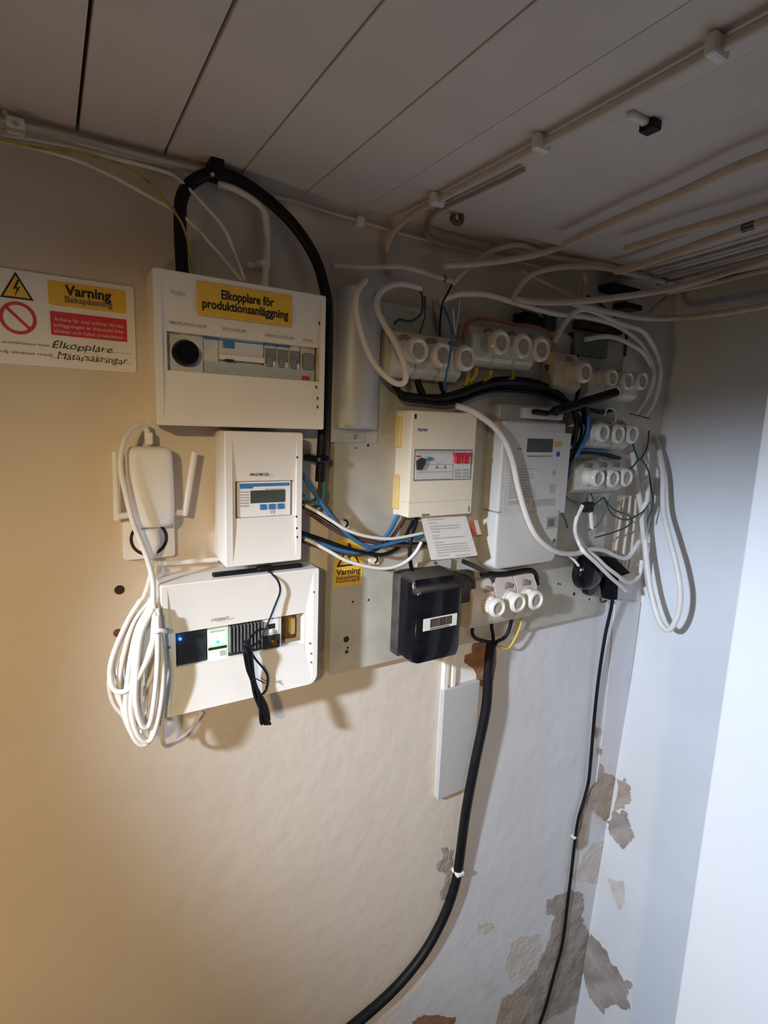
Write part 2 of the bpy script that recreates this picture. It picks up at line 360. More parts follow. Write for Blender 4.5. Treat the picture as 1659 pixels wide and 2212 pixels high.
# ------------------------------------------------------------------ the white warning sign at the left
a = P(-70, 566, .004); b = P(289, 620, .004); c = P(292, 806, .004)
sg = empty('warning_sign', ((a.x+b.x)/2, 0, (b.z+c.z)/2), 'white plastic warning sign with yellow, red and handwritten lines at far left', 'sign')
bm = B(); add_prism(bm, rr(a.x, b.x, c.z, b.z, .006), 0, .003, .0005); obj('sign_plate', bm, plasw, sg)
DS = .0036
def tri(parent, apex, bl, br, d, m1, m2, k=.80):
    A, L, R = P(*apex, d), P(*bl, d), P(*br, d); L.z = R.z = (L.z+R.z)/2; A.x = (L.x+R.x)/2
    bm = B(); add_loft(bm, [[q+Vector((0, .0005, 0)) for q in (L, R, A)], [L, R, A]]); bmesh.ops.recalc_face_normals(bm, faces=bm.faces[:]); obj('triangle_border', bm, ink, parent)
    g = (A+L+R)/3; bm = B(); q = [g+(v-g)*k-Vector((0, .0004, 0)) for v in (L, R, A)]
    add_loft(bm, [[v+Vector((0, .0006, 0)) for v in q], q]); bmesh.ops.recalc_face_normals(bm, faces=bm.faces[:]); obj('triangle_field', bm, m1, parent)
    h = (A.z-L.z); bolt = [(.05, .40), (-.13, -.01), (.02, .03), (-.10, -.34), (.14, .12), (-.01, .08), (.13, .40)]
    bm = B(); vs1 = [bm.verts.new((g.x+x*h*.9, -d-.0009, g.z+.02*h+z*h*.9)) for x, z in bolt]; bm.faces.new(vs1); bmesh.ops.triangulate(bm, faces=bm.faces[:]); obj('lightning_bolt', bm, ink, parent)
tri(sg, (34, 587), (0, 641), (73, 650), DS, ylab, ink)
# prohibition ring
g = P(39, 687, DS); R1 = pxr(68, g); bm = B(); n = 40
for k in range(n):
    a0, a1 = 2*math.pi*k/n, 2*math.pi*(k+1)/n
    bm.faces.new([bm.verts.new((g.x+q*math.cos(t), -DS, g.z+q*math.sin(t))) for q, t in ((R1, a0), (R1, a1), (R1*.80, a1), (R1*.80, a0))])
u = Vector((1, 0, -1)).normalized(); v = Vector((1, 0, 1)).normalized()
bm.faces.new([bm.verts.new(g+u*s*R1*.88+v*t*R1*.09) for s, t in ((-1, -1), (1, -1), (1, 1), (-1, 1))])
obj('prohibition_ring', bm, redl, sg)
obj('yellow_band', quad_bm((102, 604), (273, 678), DS, .0005, .003), ylab, sg)
obj('red_band', quad_bm((107.6, 671), (275, 739), DS, .0005, .0005), redl, sg)
text('Varning', (140, 624), (240, 641), DS+.0006, 21, ink, sg, .03)
text('Bakspänning', (140, 645), (243, 659), DS+.0006, 13, inkf, sg, .025)
for i, s in enumerate(('Arbete får inte utföras förrän', 'anläggningen är frånskild från', 'elnätet och lokal produktion')):
    text(s, (116, 687+i*12.5), (266, 706+i*12.5), DS+.0006, 7.5, wprint, sg, .004)
text('Elkopplare', (112, 741), (243, 757), DS+.0006, 16, ink, sg, -.008, .25, .0010, 'handwriting')
text('Mätarsäkringar', (123, 764), (276, 783), DS+.0006, 15, ink, sg, -.008, .25, .0010, 'handwriting')
text('Frånskilj produktionen med:', (-45, 732), (107, 747), DS+.0004, 6, inkf, sg)
text('Frånskilj elnätet med:', (-45, 753), (115, 768), DS+.0004, 6, inkf, sg)
for y0, y1 in ((749, 765), (771, 787)):
    p, q = P(108, y0, DS), P(284, y1, DS); bm = B(); add_box(bm, p.x, q.x, -DS-.0002, -DS+.0002, (p.z+q.z)/2-.0004, (p.z+q.z)/2+.0003); obj('rule_line', bm, inkg, sg)
# ------------------------------------------------------------------ consumer units on the left
def enclosure(root, x0, x1, z0, z1, d, wx0, wx1, wz0, wz1, m, rim=.012, rBR=.0, deep=.012, rim_l=None):
    """white cover: outer rim, a face that slopes in to the module window, an open window"""
    bm = B(); R = (.004, max(rBR, .004), .004, .004)
    add_loft(bm, [[(x, -.0, z) for x, z in rr(x0+.004, x1-.004, z0+.004, z1-.004, .003)], [(x, -d*.45, z) for x, z in rr(x0+.002, x1-.002, z0+.002, z1-.002, .003)]]) if not rBR else add_prism(bm, rr(x0+.002, x1-.002, z0+.002, z1-.002, (.004, rBR, .004, .004)), 0, d*.45)
    bmesh.ops.recalc_face_normals(bm, faces=bm.faces[:]); obj('back_box', bm, m, root, smooth=30)
    # cover: side walls then the face with its hole
    o = rr(x0, x1, z0, z1, R); n = len(o)
    bm = B()
    ins = inset2(o, .0015)
    rl = rim_l or rim
    def clampo(o_, l, r, b, t): return [(min(max(x, x0+l), x1-r), min(max(z, z0+b), z1-t)) for x, z in o_]
    inner = clampo(o, rl, rim, .004, .004)
    win = []
    for (x, z) in o:
        fx = (x-x0)/(x1-x0); fz = (z-z0)/(z1-z0)
        win.append((wx0 if fx < .5 else wx1, wz0 if fz < .5 else wz1))
    rings = [[(x, -d*.40, z) for x, z in o], [(x, -(d-.0015), z) for x, z in o], [(x, -d, z) for x, z in ins]]
    add_loft(bm, rings, cap0=False, cap1=False)
    # face: rim -> slope -> window, as quads between corner points (one per corner)
    cr = [(x0+.0015, z0+.0015), (x1-.0015, z0+.0015), (x1-.0015, z1-.0015), (x0+.0015, z1-.0015)]
    q = len(o)//4
    outer_v = [bm.verts.new((x, -d, z)) for x, z in ins]
    i_c = [(x0+rl, z0+.004), (x1-rim, z0+.004), (x1-rim, z1-.004), (x0+rl, z1-.004)]
    mid_v = [bm.verts.new((x, -d+.0006, z)) for x, z in i_c]
    step_v = [bm.verts.new((x, -d+deep*.55, z)) for x, z in ((wx0-.004, wz0-.016), (wx1+.004, wz0-.016), (wx1+.004, wz1+.012), (wx0-.004, wz1+.012))]
    win_v = [bm.verts.new((x, -d+deep*.55, z)) for x, z in ((wx0, wz0), (wx1, wz0), (wx1, wz1), (wx0, wz1))]
    bot_v = [bm.verts.new((x, -d+deep+.014, z)) for x, z in ((wx0, wz0), (wx1, wz0), (wx1, wz1), (wx0, wz1))]
    for c_ in range(4):
        seg = outer_v[c_*q:(c_+1)*q]
        for s_, t_ in zip(seg, seg[1:]): bm.faces.new((s_, t_, mid_v[c_]))
        nxt = outer_v[((c_+1)*q) % n]
        bm.faces.new((seg[-1], nxt, mid_v[(c_+1) % 4], mid_v[c_]))
        for aa, bb in ((mid_v, step_v), (step_v, win_v), (win_v, bot_v)):
            bm.faces.new((aa[c_], aa[(c_+1) % 4], bb[(c_+1) % 4], bb[c_]))
    bmesh.ops.recalc_face_normals(bm, faces=bm.faces[:])
    obj('front_cover', bm, m, root, smooth=20)
    return bm
def at2(px, py, d): q = P(px, py, d); return q.x, q.z
DM = .095
x0, z1 = at2(329, 576, DM); x1, _ = at2(705, 640, DM); _, z0 = at2(697, 928, DM)
X0m, X1m = x0, x1
wx0, wz1 = at2(360, 714, DM-.006); wx1, wz1b = at2(691, 752, DM-.006); wz1 = (wz1+wz1b)/2; _, wz0 = at2(675, 824, DM-.006)
main = empty('distribution_board', ((x0+x1)/2, 0, z0), 'white distribution board with round black switch and yellow Elkopplare label', 'fuse box')
enclosure(main, x0, x1, z0, z1, DM, wx0, wx1, wz0, wz1, plas, rim=.010, rim_l=.012)
fd = DM-.020                       # face plane of the modules
def strip(f0, f1, g0=0., g1=1., W=None):
    W = W or (wx0, wx1, wz0, wz1)
    return W[0]+(W[1]-W[0])*f0, W[0]+(W[1]-W[0])*f1, W[2]+(W[3]-W[2])*g0, W[2]+(W[3]-W[2])*g1
def module(root, name, f0, f1, m, front, g0=-.05, g1=1.05, bev=.0012, back=.02, label=None, W=None):
    q = strip(f0, f1, g0, g1, W); bm = B(); add_box(bm, q[0], q[1], -front, -back, q[2], q[3], bev, 1); return obj(name, bm, m, root, label)
sw = module(main, 'rotary_switch', .005, .223, modw, fd)
q = strip(.005, .223); cxk, czk = (q[0]+q[1])/2, (q[2]+q[3])/2
bm = B(); add_cyl(bm, (cxk, -fd, czk), (0, -1, 0), [(0, .0228), (.004, .0228), (.006, .0215), (.016, .0205), (.018, .019), (.018, 0)], 28); obj('knob', bm, blackgl, sw, smooth=40)
module(main, 'auxiliary_module', .226, .318, modw, fd); rcd = module(main, 'residual_current_breaker', .320, .612, modw, fd-.006)
q = strip(.320, .612, .50, 1.0); bm = B(); add_box(bm, q[0], q[1], -fd-.002, -fd+.006, q[2], q[3], .001, 1); obj('upper_face', bm, modw, rcd)
q = strip(.226, .985, -.02, .36); bm = B(); add_box(bm, q[0], q[1], -fd-.0005, -fd+.004, q[2], q[3], .0008, 1); obj('terminal_cover', bm, modg, main)
q = strip(.345, .415, .74, .92); bm = B(); add_box(bm, q[0], q[1], -fd-.005, -fd+.004, q[2], q[3], .0006, 1); obj('test_button', bm, bluep, rcd)
q = strip(.32, .62, .42, .56); bm = B(); add_box(bm, q[0], q[1], -fd-.006, -fd+.004, q[2], q[3], .001, 1); obj('lever', bm, plas, rcd)
q = strip(.355, .41, .40, .44); bm = B(); add_box(bm, q[0], q[1], -fd-.0068, -fd+.004, q[2], q[3]); obj('marking', bm, ink, rcd)
for k in range(3):
    f0 = .620+k*.086; mcb = module(main, 'circuit_breaker', f0, f0+.083, modw, fd)
    q = strip(f0+.004, f0+.079, .44, .86); bm = B(); add_box(bm, q[0], q[1], -fd-.0015, -fd+.004, q[2], q[3], .001, 1); obj('upper_face', bm, modd, mcb)
    q = strip(f0+.010, f0+.050, .34, .62); bm = B(); add_box(bm, q[0], q[1], -fd-.008, -fd+.004, q[2], q[3], .0015, 1); obj('toggle', bm, modd, mcb)
    q = strip(f0+.052, f0+.078, .36, .50); bm = B(); add_box(bm, q[0], q[1], -fd-.003, -fd+.004, q[2], q[3], .0008, 1); obj('rating_plate', bm, plas, mcb)
mcb = module(main, 'isolator', .882, .985, modw, fd)
q = strip(.888, .965, .36, .82); bm = B(); add_box(bm, q[0], q[1], -fd-.010, -fd+.004, q[2], q[3], .002, 1); obj('toggle', bm, modd, mcb)
q = strip(.888, .945, .04, .16); bm = B(); add_box(bm, q[0], q[1], -fd-.0014, -fd, q[2], q[3]); obj('marking', bm, redl, mcb)
q = strip(.23, .80, .93, .97); bm = B(); add_box(bm, q[0], q[1], -fd-.0022, -fd+.004, q[2], q[3]); obj('blue_rail_line', bm, bluep, main)
obj('yellow_label', quad_bm((426.5, 606), (630, 706), DM+.0008, .0014), ylab, main)
text('Elkopplare för', (478, 636), (592, 653), DM+.0014, 19, ink, main, .028)
text('produktionsanläggning', (437, 652), (623, 682), DM+.0014, 19, ink, main, .028)
for s, l, r in (('OMKOPPLARE SOLCELLER', (364, 694), (446, 706)), ('JFB SOLCELLER', (480, 709), (532, 715)), ('SÄKRING SOLCELLER', (572, 722), (635, 731)), ('UTTAG', (655, 734), (676, 737))):
    text(s, l, r, DM+.0005, 5.5, inkf, main, .01)
text('hager', (370, 629), (402, 634), DM+.0005, 9, inkg, main, .008)
for (x, y) in ((690, 698), (683, 836), (686, 860), (686, 879)):
    p = P(x, y, DM); bm = B(); add_box(bm, p.x-.0012, p.x+.0012, -DM-.0004, -DM+.001, p.z-.0025, p.z+.0025); obj('screw_slot', bm, ink, main)
# small meter enclosure
DSm = .095
x0, z1 = at2(485, 931, DSm); x1, _ = at2(655, 935, DSm); _, z0 = at2(655, 1209, DSm)
WS = at2(508, 1040, DSm-.006)+at2(634, 1113, DSm-.006); WS = (WS[0], WS[2], WS[3], WS[1])
smart = empty('meter_enclosure', ((x0+x1)/2, 0, z0), 'narrow white enclosure with small energy meter, below the black-switch board', 'fuse box')
enclosure(smart, x0, x1, z0, z1, DSm, WS[0], WS[1], WS[2], WS[3], plas, rim=.012, rim_l=.014, deep=.010)
em = empty('energy_meter', ((WS[0]+WS[1])/2, -.04, WS[2]), '', ''); del em['label']; del em['category']; em.parent = smart; em.location = Vector(em.location)-WLOC[smart.name]
fm = DSm-.010
a = P(513, 1041, fm); b = P(628, 1112, fm)
bm = B(); add_box(bm, a.x, b.x, -fm, -.03, b.z, a.z, .002, 2); obj('meter_case', bm, plasw, em)
def onmeter(name, tl, br, m, h=.0008, bev=0):
    a = P(*tl, fm+h); b = P(*br, fm+h); bm = B(); add_box(bm, a.x, b.x, -fm-h, -fm+.001, b.z, a.z, bev, 1); return obj(name, bm, m, em)
onmeter('blue_band', (518, 1045), (625, 1049), bluep); onmeter('brand_band', (518, 1045), (546, 1055), bluep, .001)
onmeter('display', (541, 1060), (616, 1084), lcd)
for l in ((562, 1090), (581, 1089), (600, 1088)): onmeter('button', l, (l[0]+14, l[1]+11), bluep, .0025, .0008)
for k in range(6): onmeter('print_line', (519, 1062+k*6), (537, 1064+k*6), inkg)
text('Smart Power Sensor', (573, 1056), (615, 1056), fm+.001, 4, inkf, em); text('CE', (584, 1106), (594, 1105), fm+.001, 7, inkf, em)
text('SMARTMETER', (539, 1025), (581, 1024), DSm+.0004, 6, ink, smart, .01)
for (x, y) in ((642, 988), (640, 1116), (641, 1141), (642, 1160)):
    p = P(x, y, DSm); bm = B(); add_box(bm, p.x-.0012, p.x+.0012, -DSm-.0004, -DSm+.001, p.z-.002, p.z+.002); obj('screw_slot', bm, ink, smart)
# lower board
DL = .10
x0, z1 = at2(346, 1267, DL); x1, _ = at2(690, 1230, DL); _, z0 = at2(683, 1476, DL)
WL = at2(379, 1362, DL-.006)+at2(657, 1390, DL-.006); _, zt = at2(657, 1324, DL-.006); WL = (WL[0], WL[2], WL[3], zt)
low = empty('distribution_board', ((x0+x1)/2, 0, z0), 'white lower distribution board holding the finned gateway with green and blue lights', 'fuse box')
enclosure(low, x0, x1, z0, z1, DL, WL[0], WL[1], WL[2], WL[3], plas, rim=.012, rBR=.020)
fl = DL-.014
blk = module(low, 'black_module', .0, .222, navy, fl, W=WL, g0=-.12, g1=1.0)
q = strip(.02, .06, .78, .9, WL); bm = B(); add_cyl(bm, (q[0]+.004, -fl, q[2]), (0, -1, 0), [(0, .003), (.002, .003), (.003, .002), (.003, 0)], 12); obj('blue_light', bm, ledb, blk)
gw = module(low, 'gateway', .232, .815, modw, fl, W=WL, g0=-.05)
def ongw(name, f0, f1, g0, g1, m, h, bev=0.0005):
    q = strip(f0, f1, g0, g1, WL); bm = B(); add_box(bm, q[0], q[1], -fl-h, -fl+.002, q[2], q[3], bev, 1); return obj(name, bm, m, gw)
ongw('label_strip', .242, .372, .42, .88, plasw, .0006); ongw('label_strip', .242, .372, -.02, .26, plasw, .0006); ongw('dark_band', .236, .375, .28, .36, ink, .0008)
ongw('print_block', .32, .365, .05, .22, inkg, .001); ongw('print_block', .25, .36, .80, .86, inkg, .001)
ongw('heat_sink', .385, .655, -.04, .98, navy, .0004)
q = strip(.39, .645, .14, .93, WL); bm = B()
for k in range(10):
    xx = q[0]+(q[1]-q[0])*k/9.3; add_box(bm, xx, xx+.0026, -fl-.009, -fl, q[2], q[3])
obj('cooling_fins', bm, alu, gw)
ongw('dark_panel', .655, .80, .0, .42, navy, .0012); ongw('port_label', .665, .79, .50, .95, plasw, .0008); ongw('port', .70, .76, .62, .78, ink, .0014)
q = strip(.745, .745, .2, .2, WL); bm = B(); add_cyl(bm, (q[0], -fl, q[2]), (0, -1, 0), [(0, .006), (.005, .006), (.005, .0045), (.011, .0045), (.011, .002), (.011, 0)], 12); obj('antenna_socket', bm, gold, gw)
p = P(470, 1386, fl); bm = B(); add_cyl(bm, p, (0, -1, 0), [(0, .0032), (.0015, .0032), (.003, .002), (.003, 0)], 12); obj('green_light', bm, ledg, gw)
def glow(nm, loc, e, c):            # the light the little lamp throws on what is round it
    l = bpy.data.lights.new(nm, 'POINT'); l.energy = e; l.color = c; l.shadow_soft_size = .003
    o = bpy.data.objects.new(nm, l); COL.objects.link(o); o.location = loc
glow('green_glow', P(476, 1388, fl+.010), .014, (.05, 1, .2)); q = strip(.02, .06, .78, .9, WL); glow('blue_glow', (q[0]+.004, -fl-.008, q[2]), .005, (.02, .25, 1))
p = P(467, 1375, fl); bm = B(); add_cyl(bm, p, (0, -1, 0), [(0, .0022), (.0015, .0022), (.002, .001), (.002, 0)], 12); obj('yellow_light', bm, ledy, gw)
bm = B(); q = strip(.82, 1.0, -.05, 1.05, WL); add_box(bm, q[0], q[1], -.048, -.044, q[2], q[3]); obj('empty_slot_backing', bm, brownin, low)
q = strip(.93, .975, .15, .7, WL); bm = B(); add_box(bm, q[0], q[1], -.062, -.047, q[2], q[3], .002, 1); obj('terminal_block', bm, yelpl, low)
text('CHECKWATT', (456, 1340), (495, 1334), DL+.0004, 6, ink, low, .01)
for (x, y) in ((678, 1279), (669, 1390), (672, 1412), (672, 1431)):
    p = P(x, y, DL); bm = B(); add_box(bm, p.x-.0012, p.x+.0012, -DL-.0004, -DL+.001, p.z-.002, p.z+.002); obj('screw_slot', bm, inkf, low)
p = P(365, 1399, DL); bm = B(); add_cyl(bm, (p.x, -DL+.001, p.z), (0, -1, 0), [(0, .0025), (.0016, .0025), (.0016, 0)], 10); obj('screw', bm, inkf, low)
# stick antenna lying on the lower board, its lead and the tied-up slack
topz = z1
an = empty('stick_antenna', (P(556, 1231, .085).x, -.085, topz), 'black stick antenna lying on the lower board, with tied black lead', 'antenna')
q0 = P(459, 1242, .078); q1 = P(652, 1222, .078)
bm = B(); add_box(bm, q0.x, q1.x, -.084, -.070, topz, topz+.008, .003, 2); add_box(bm, (q0.x+q1.x)/2-.004, (q0.x+q1.x)/2+.028, -.085, -.069, topz, topz+.011, .003, 2); obj('antenna_bar', bm, black, an)
Vz = lambda px, py, d: P(px, py, d)
cable('lead', [Vector(((q0.x+q1.x)/2+.012, -.084, topz+.005)), P(585, 1238, .097), P(600, 1254, .106), P(605, 1277, .108), P(594, 1308, .108), P(573, 1360, .112), P(560, 1384, .113), P(545, 1395, .120), P(533, 1392, .124)], 4.5, black, parent=an)
for i in range(6):
    o = random.uniform(-7, 7); e = random.uniform(-12, 14); dd = .115+.004*(i % 3)
    cable('slack_loop', [P(528+o*.3, 1392, dd), P(533+o*.9, 1410, dd+.012), P(540+o, 1445, dd+.004), P(548+o*.8, 1470, dd), P(560+o*1.2, 1510, dd+.002), P(574+e, 1555, dd+.004), P(578+e, 1561, dd), P(565+o, 1512, dd-.006), P(546-o*.5, 1465, dd-.004), P(536-o, 1425, dd+.004), P(530-o*.3, 1396, dd)], 5.5, black, parent=an)
bm = B(); add_tube(bm, [P(530, 1386, .12), P(537, 1420, .122), P(550, 1478, .118), P(566, 1520, .118), P(577, 1556, .118)], [pxr(wp, P(550, 1478, .118)) for wp in [16+6*math.sin(k/28*6.28*1.5) for k in range(29)]], 10); obj('slack_bundle', bm, black, an, smooth=50)
bm = B(); add_tube(bm, [P(543, 1473, .126), P(551, 1466, .131), P(559, 1469, .126), P(572, 1476, .122)], .0012, 6); obj('twist_tie', bm, black, an)
cable('slack_loop', [P(540, 1402, .118), P(552, 1424, .112), P(572, 1448, .106), P(578, 1466, .106), P(574, 1490, .108), P(566, 1500, .112)], 4.5, black, parent=an)
cable('lead', [P(533, 1390, .122), P(545, 1372, .115), P(560, 1360, .108), P(575, 1359, .098)], 5, black, parent=an)
# ------------------------------------------------------------------ router, socket and white flex at the left
rt = empty('wifi_router', (P(330, 1060, .0).x, 0, P(330, 1140, .0).z), 'white wall router with rounded body and two stick antennas', 'router')
c3 = lambda x, y: (210+x/3.386, 890+y/3.386)
ol = [c3(*p) for p in ((228, 300), (240, 275), (262, 262), (510, 262), (540, 275), (557, 310), (568, 500), (575, 700), (572, 790), (560, 825), (530, 845), (420, 855), (320, 858), (300, 840), (285, 780), (255, 650), (236, 500))]
DRt = .060; o2 = [at2(x, y, DRt) for x, y in ol][::-1]
bm = B(); add_prism(bm, o2, 0.0, DRt, .012); obj('body', bm, plasw, rt, smooth=60)
def stick(root, a, b, wpx, d, m, name='antenna'):
    p, q = P(*a, d), P(*b, d); r = pxr(wpx, p); bm = B(); add_tube(bm, [p, p.lerp(q, .05), p.lerp(q, .5), p.lerp(q, .95), q], [r*.6]+[r]*27+[r*.6], 10); return obj(name, bm, m, root, smooth=50)
stick(rt, (248, 975), (252, 1124), 13, .035, plasw); stick(rt, (420, 976), (398, 1114), 13, .04, plasw)
for a, b in (((252, 1116), (285, 1112)), ((377, 1106), (398, 1108))):
    bm = B(); add_tube(bm, [P(*a, .035), P(*b, .035)], .006, 8); obj('antenna_hinge', bm, plasw, rt, smooth=50)
so = empty('wall_socket', (P(320, 1170, 0).x, 0, P(320, 1206, 0).z), 'white square wall socket under the router with a plug in it', 'socket')
a = P(264, 1128, .02); b = P(379, 1202, .02); bm = B(); add_prism(bm, rr(a.x, b.x, b.z, a.z, .006), 0, .02, .003); obj('socket_plate', bm, plasw, so, smooth=40)
p = P(322, 1163, .02); bm = B(); add_cyl(bm, (p.x, -.019, p.z), (0, -1, 0), [(0, .0335), (.0022, .0335), (.0022, .030), (.0008, .0275), (.0008, 0)], 32); obj('socket_ring', bm, ink, so, smooth=40)
pl = empty('power_plug', (p.x, -.02, p.z), 'white power plug in the socket under the router, with its flex', 'plug')
ol = [c3(*q) for q in ((318, 858), (450, 858), (463, 960), (450, 1010), (420, 1085), (375, 1090), (335, 1010), (312, 950))]
bm = B(); add_prism(bm, [at2(x, y, .055) for x, y in ol][::-1], .0205, .058, .010); obj('plug_body', bm, plas, pl, smooth=60)
cable('flex', [P(328, 1205, .045), P(326, 1230, .045), P(322, 1255, .05), P(310, 1290, .05), P(285, 1330, .05), P(262, 1375, .05), P(243, 1430, .05), P(236, 1480, .052), P(246, 1520, .055), P(268, 1548, .06)], 10, wcab, parent=pl)
et = empty('network_cable', (P(322, 945, .03).x, -.03, P(322, 945, .03).z), 'white network cable arching over the router into a hanging coil', 'cable')
bm = B(); p = P(321, 946, .03); add_box(bm, p.x-.0065, p.x+.0065, -.037, -.024, p.z-.012, p.z+.010, .002, 1); obj('plug', bm, plasw, et)
WC = dict(parent=et)
cable('cord', [P(320, 938, .03), P(313, 922, .035), P(300, 917, .045), P(281, 930, .058), P(266, 957, .07), P(260, 1008, .078), P(272, 1067, .082), P(287, 1126, .085), P(304, 1170, .085), P(319, 1209, .085), P(330, 1255, .09), P(331, 1300, .10), P(333, 1338, .115), P(327, 1400, .12), P(303, 1455, .12), P(281, 1486, .115), P(259, 1495, .11), P(243, 1483, .105), P(238, 1446, .10), P(250, 1400, .095), P(278, 1338, .095), P(305, 1295, .09)], 12, wcab, **WC)
loops = [  # hanging loops of the coil: (left x, right x, top y, bottom y, distance from the wall)
 (242, 338, 1300, 1500, .085), (256, 343, 1290, 1560, .095), (262, 330, 1310, 1585, .075), (270, 349, 1300, 1606, .11), (281, 352, 1320, 1600, .116), (250, 322, 1330, 1540, .07), (290, 340, 1315, 1570, .12), (300, 347, 1300, 1590, .105), (288, 318, 1340, 1520, .075)]
for (l, r, t, bt, d) in loops:
    cable('coil_loop', [P(330, t, d-.01), P((l+318)/2, t+(bt-t)*.22, d), P(l+4, t+(bt-t)*.6, d), P(l+4, t+(bt-t)*.82, d), P((l*2+r)/3, bt-3, d), P((l+r*2)/3, bt-6, d), P(r-6, t+(bt-t)*.75, d+.006), P(r, t+(bt-t)*.45, d+.01), P(340, t+14, d)], 11, wcab, **WC)
cable('cord', [P(350, 1360, .115), P(356, 1450, .112), P(350, 1560, .11), P(353, 1606, .09), P(372, 1608, .05), P(407, 1580, .02), P(437, 1538, .012)], 9, wcab, **WC)
bm = B(); add_tube(bm, [P(335, 1366, .10), P(336, 1365, .128), P(347, 1362, .130), P(356, 1364, .124), P(357, 1366, .10)], .004, 8); obj('cable_tie', bm, plasw, et)
cable('conduit_pipe', [(343, 1217, .016), (400, 1214, .016), (470, 1209, .016)], 12, plas, 'short white pipe running from the socket to the boards', 'pipe')
# ------------------------------------------------------------------ cables along the top left
cable('trunking_pipe', [P(-60, 252, .018)+Vector((-1.3, 0, 0)), P(-60, 252, .018)+Vector((-.10, 0, 0)), (-60, 252, .018), (120, 291, .018), (300, 338, .018), (432, 370, .018)], 20, wcab, 'white pipe along the ceiling corner at upper left', 'pipe')
cl = empty('pipe_clip', P(32, 268, .0), 'white clip with two screws on the pipe at upper left', 'clip')
a = P(10, 246, .03); b = P(55, 282, .03); bm = B(); add_box(bm, a.x, b.x, -.034, 0, b.z, a.z, .004, 2); obj('strap', bm, plas, cl)
for (x, y) in ((10, 243), (34, 268)):
    p = P(x, y, .034); bm = B(); add_cyl(bm, p, (0, -1, 0), [(0, .004), (.002, .0035), (.002, 0)], 10); obj('screw', bm, inkg, cl)
cable('cable', [P(-40, 292, .03)+Vector((-1.3, 0, 0)), P(-40, 292, .03)+Vector((-.10, 0, 0)), (-40, 292, .034), (40, 310, .034), (118, 331, .034), (181, 352, .03), (253, 386, .03), (329, 428, .035), (380, 457, .04), (422, 491, .05), (464, 538, .055), (521, 606, .06)], 9, wcab, 'lower thin white cable sagging from the corner to the board top', d=None)
cable('cable', [P(-40, 287, .028)+Vector((-1.3, 0, 0)), P(-40, 287, .028)+Vector((-.10, 0, 0)), (-40, 287, .034), (84, 306, .034), (200, 331, .034), (350, 369, .03), (388, 390, .035), (443, 445, .045), (485, 495, .05), (506, 546, .055), (529, 606, .06)], 9, wcab, 'upper thin white cable curving from the corner to the board top')
cable('cable', [P(-40, 292, .04)+Vector((-1.3, 0, 0)), P(-40, 292, .04)+Vector((-.10, 0, 0)), (-40, 292, .04), (84, 320, .04), (169, 331, .04), (232, 345, .045), (278, 364, .05), (321, 394, .055), (359, 436, .06), (388, 474, .065), (405, 516, .068), (413, 559, .068), (416, 592, .066)], 6, wyg, 'thin yellow-green earth wire dropping to the white board', 'wire')
cable('cable', [(394, 592, .05), (391, 540, .045), (389, 480, .04), (392, 430, .035), (410, 398, .03), (440, 379, .03), (464, 375, .03), (506, 384, .03), (557, 415, .03), (612, 462, .035), (654, 512, .04), (683, 563, .045), (698, 610, .045), (706, 660, .045), (705, 760, .045), (700, 880, .045), (694, 985, .045), (691, 1040, .045)], 25, black, 'thick black cable arching from the white board round to the steel plate')
cl = empty('cable_clip', P(457, 377, 0), 'black clip holding the top of the thick black arch', 'clip')
p = P(457, 377, .0); bm = B(); add_box(bm, p.x-.012, p.x+.012, -.046, 0, p.z-.016, p.z+.022, .005, 2); obj('clip_body', bm, black, cl); 
p = P(459, 377, .047); bm = B(); add_cyl(bm, p, (0, -1, 0), [(0, .004), (.0015, .0035), (.0015, 0)], 10); obj('screw', bm, chrome, cl)
cl = empty('cable_clip', P(695, 992, 0), 'black round clip on the thick black cable beside the steel plate', 'clip')
p = P(695, 992, .06); bm = B(); add_box(bm, p.x-.017, p.x+.017, -.066, 0, p.z-.008, p.z+.008, .005, 2); obj('clip_body', bm, blackgl, cl)
bm = B(); add_cyl(bm, P(689, 992, .066), (0, -1, 0), [(0, .004), (.0015, .0035), (.0015, 0)], 10); obj('screw', bm, chrome, cl)
cable('conduit_pipe', [(470, 396, .015), (506, 407, .016), (544, 428, .018), (569, 452, .02), (576, 485, .02), (576, 540, .02), (572, 622, .04)], 17, wcab, 'bent white pipe under the black arch going to the board', 'pipe')
cl = empty('pipe_clip', P(562, 570, 0), 'small white clip with bright screw on the bent pipe', 'clip')
p = P(572, 570, .03); bm = B(); add_box(bm, p.x-.012, p.x+.011, -.034, 0, p.z-.006, p.z+.006, .003, 1); add_box(bm, p.x-.026, p.x-.01, -.008, 0, p.z-.006, p.z+.006, .002, 1); obj('clip_body', bm, plas, cl)
bm = B(); add_cyl(bm, P(558, 569, .009), (0, -1, 0), [(0, .007), (.003, .006), (.005, .002), (.005, 0)], 12); obj('screw', bm, chrome, cl)
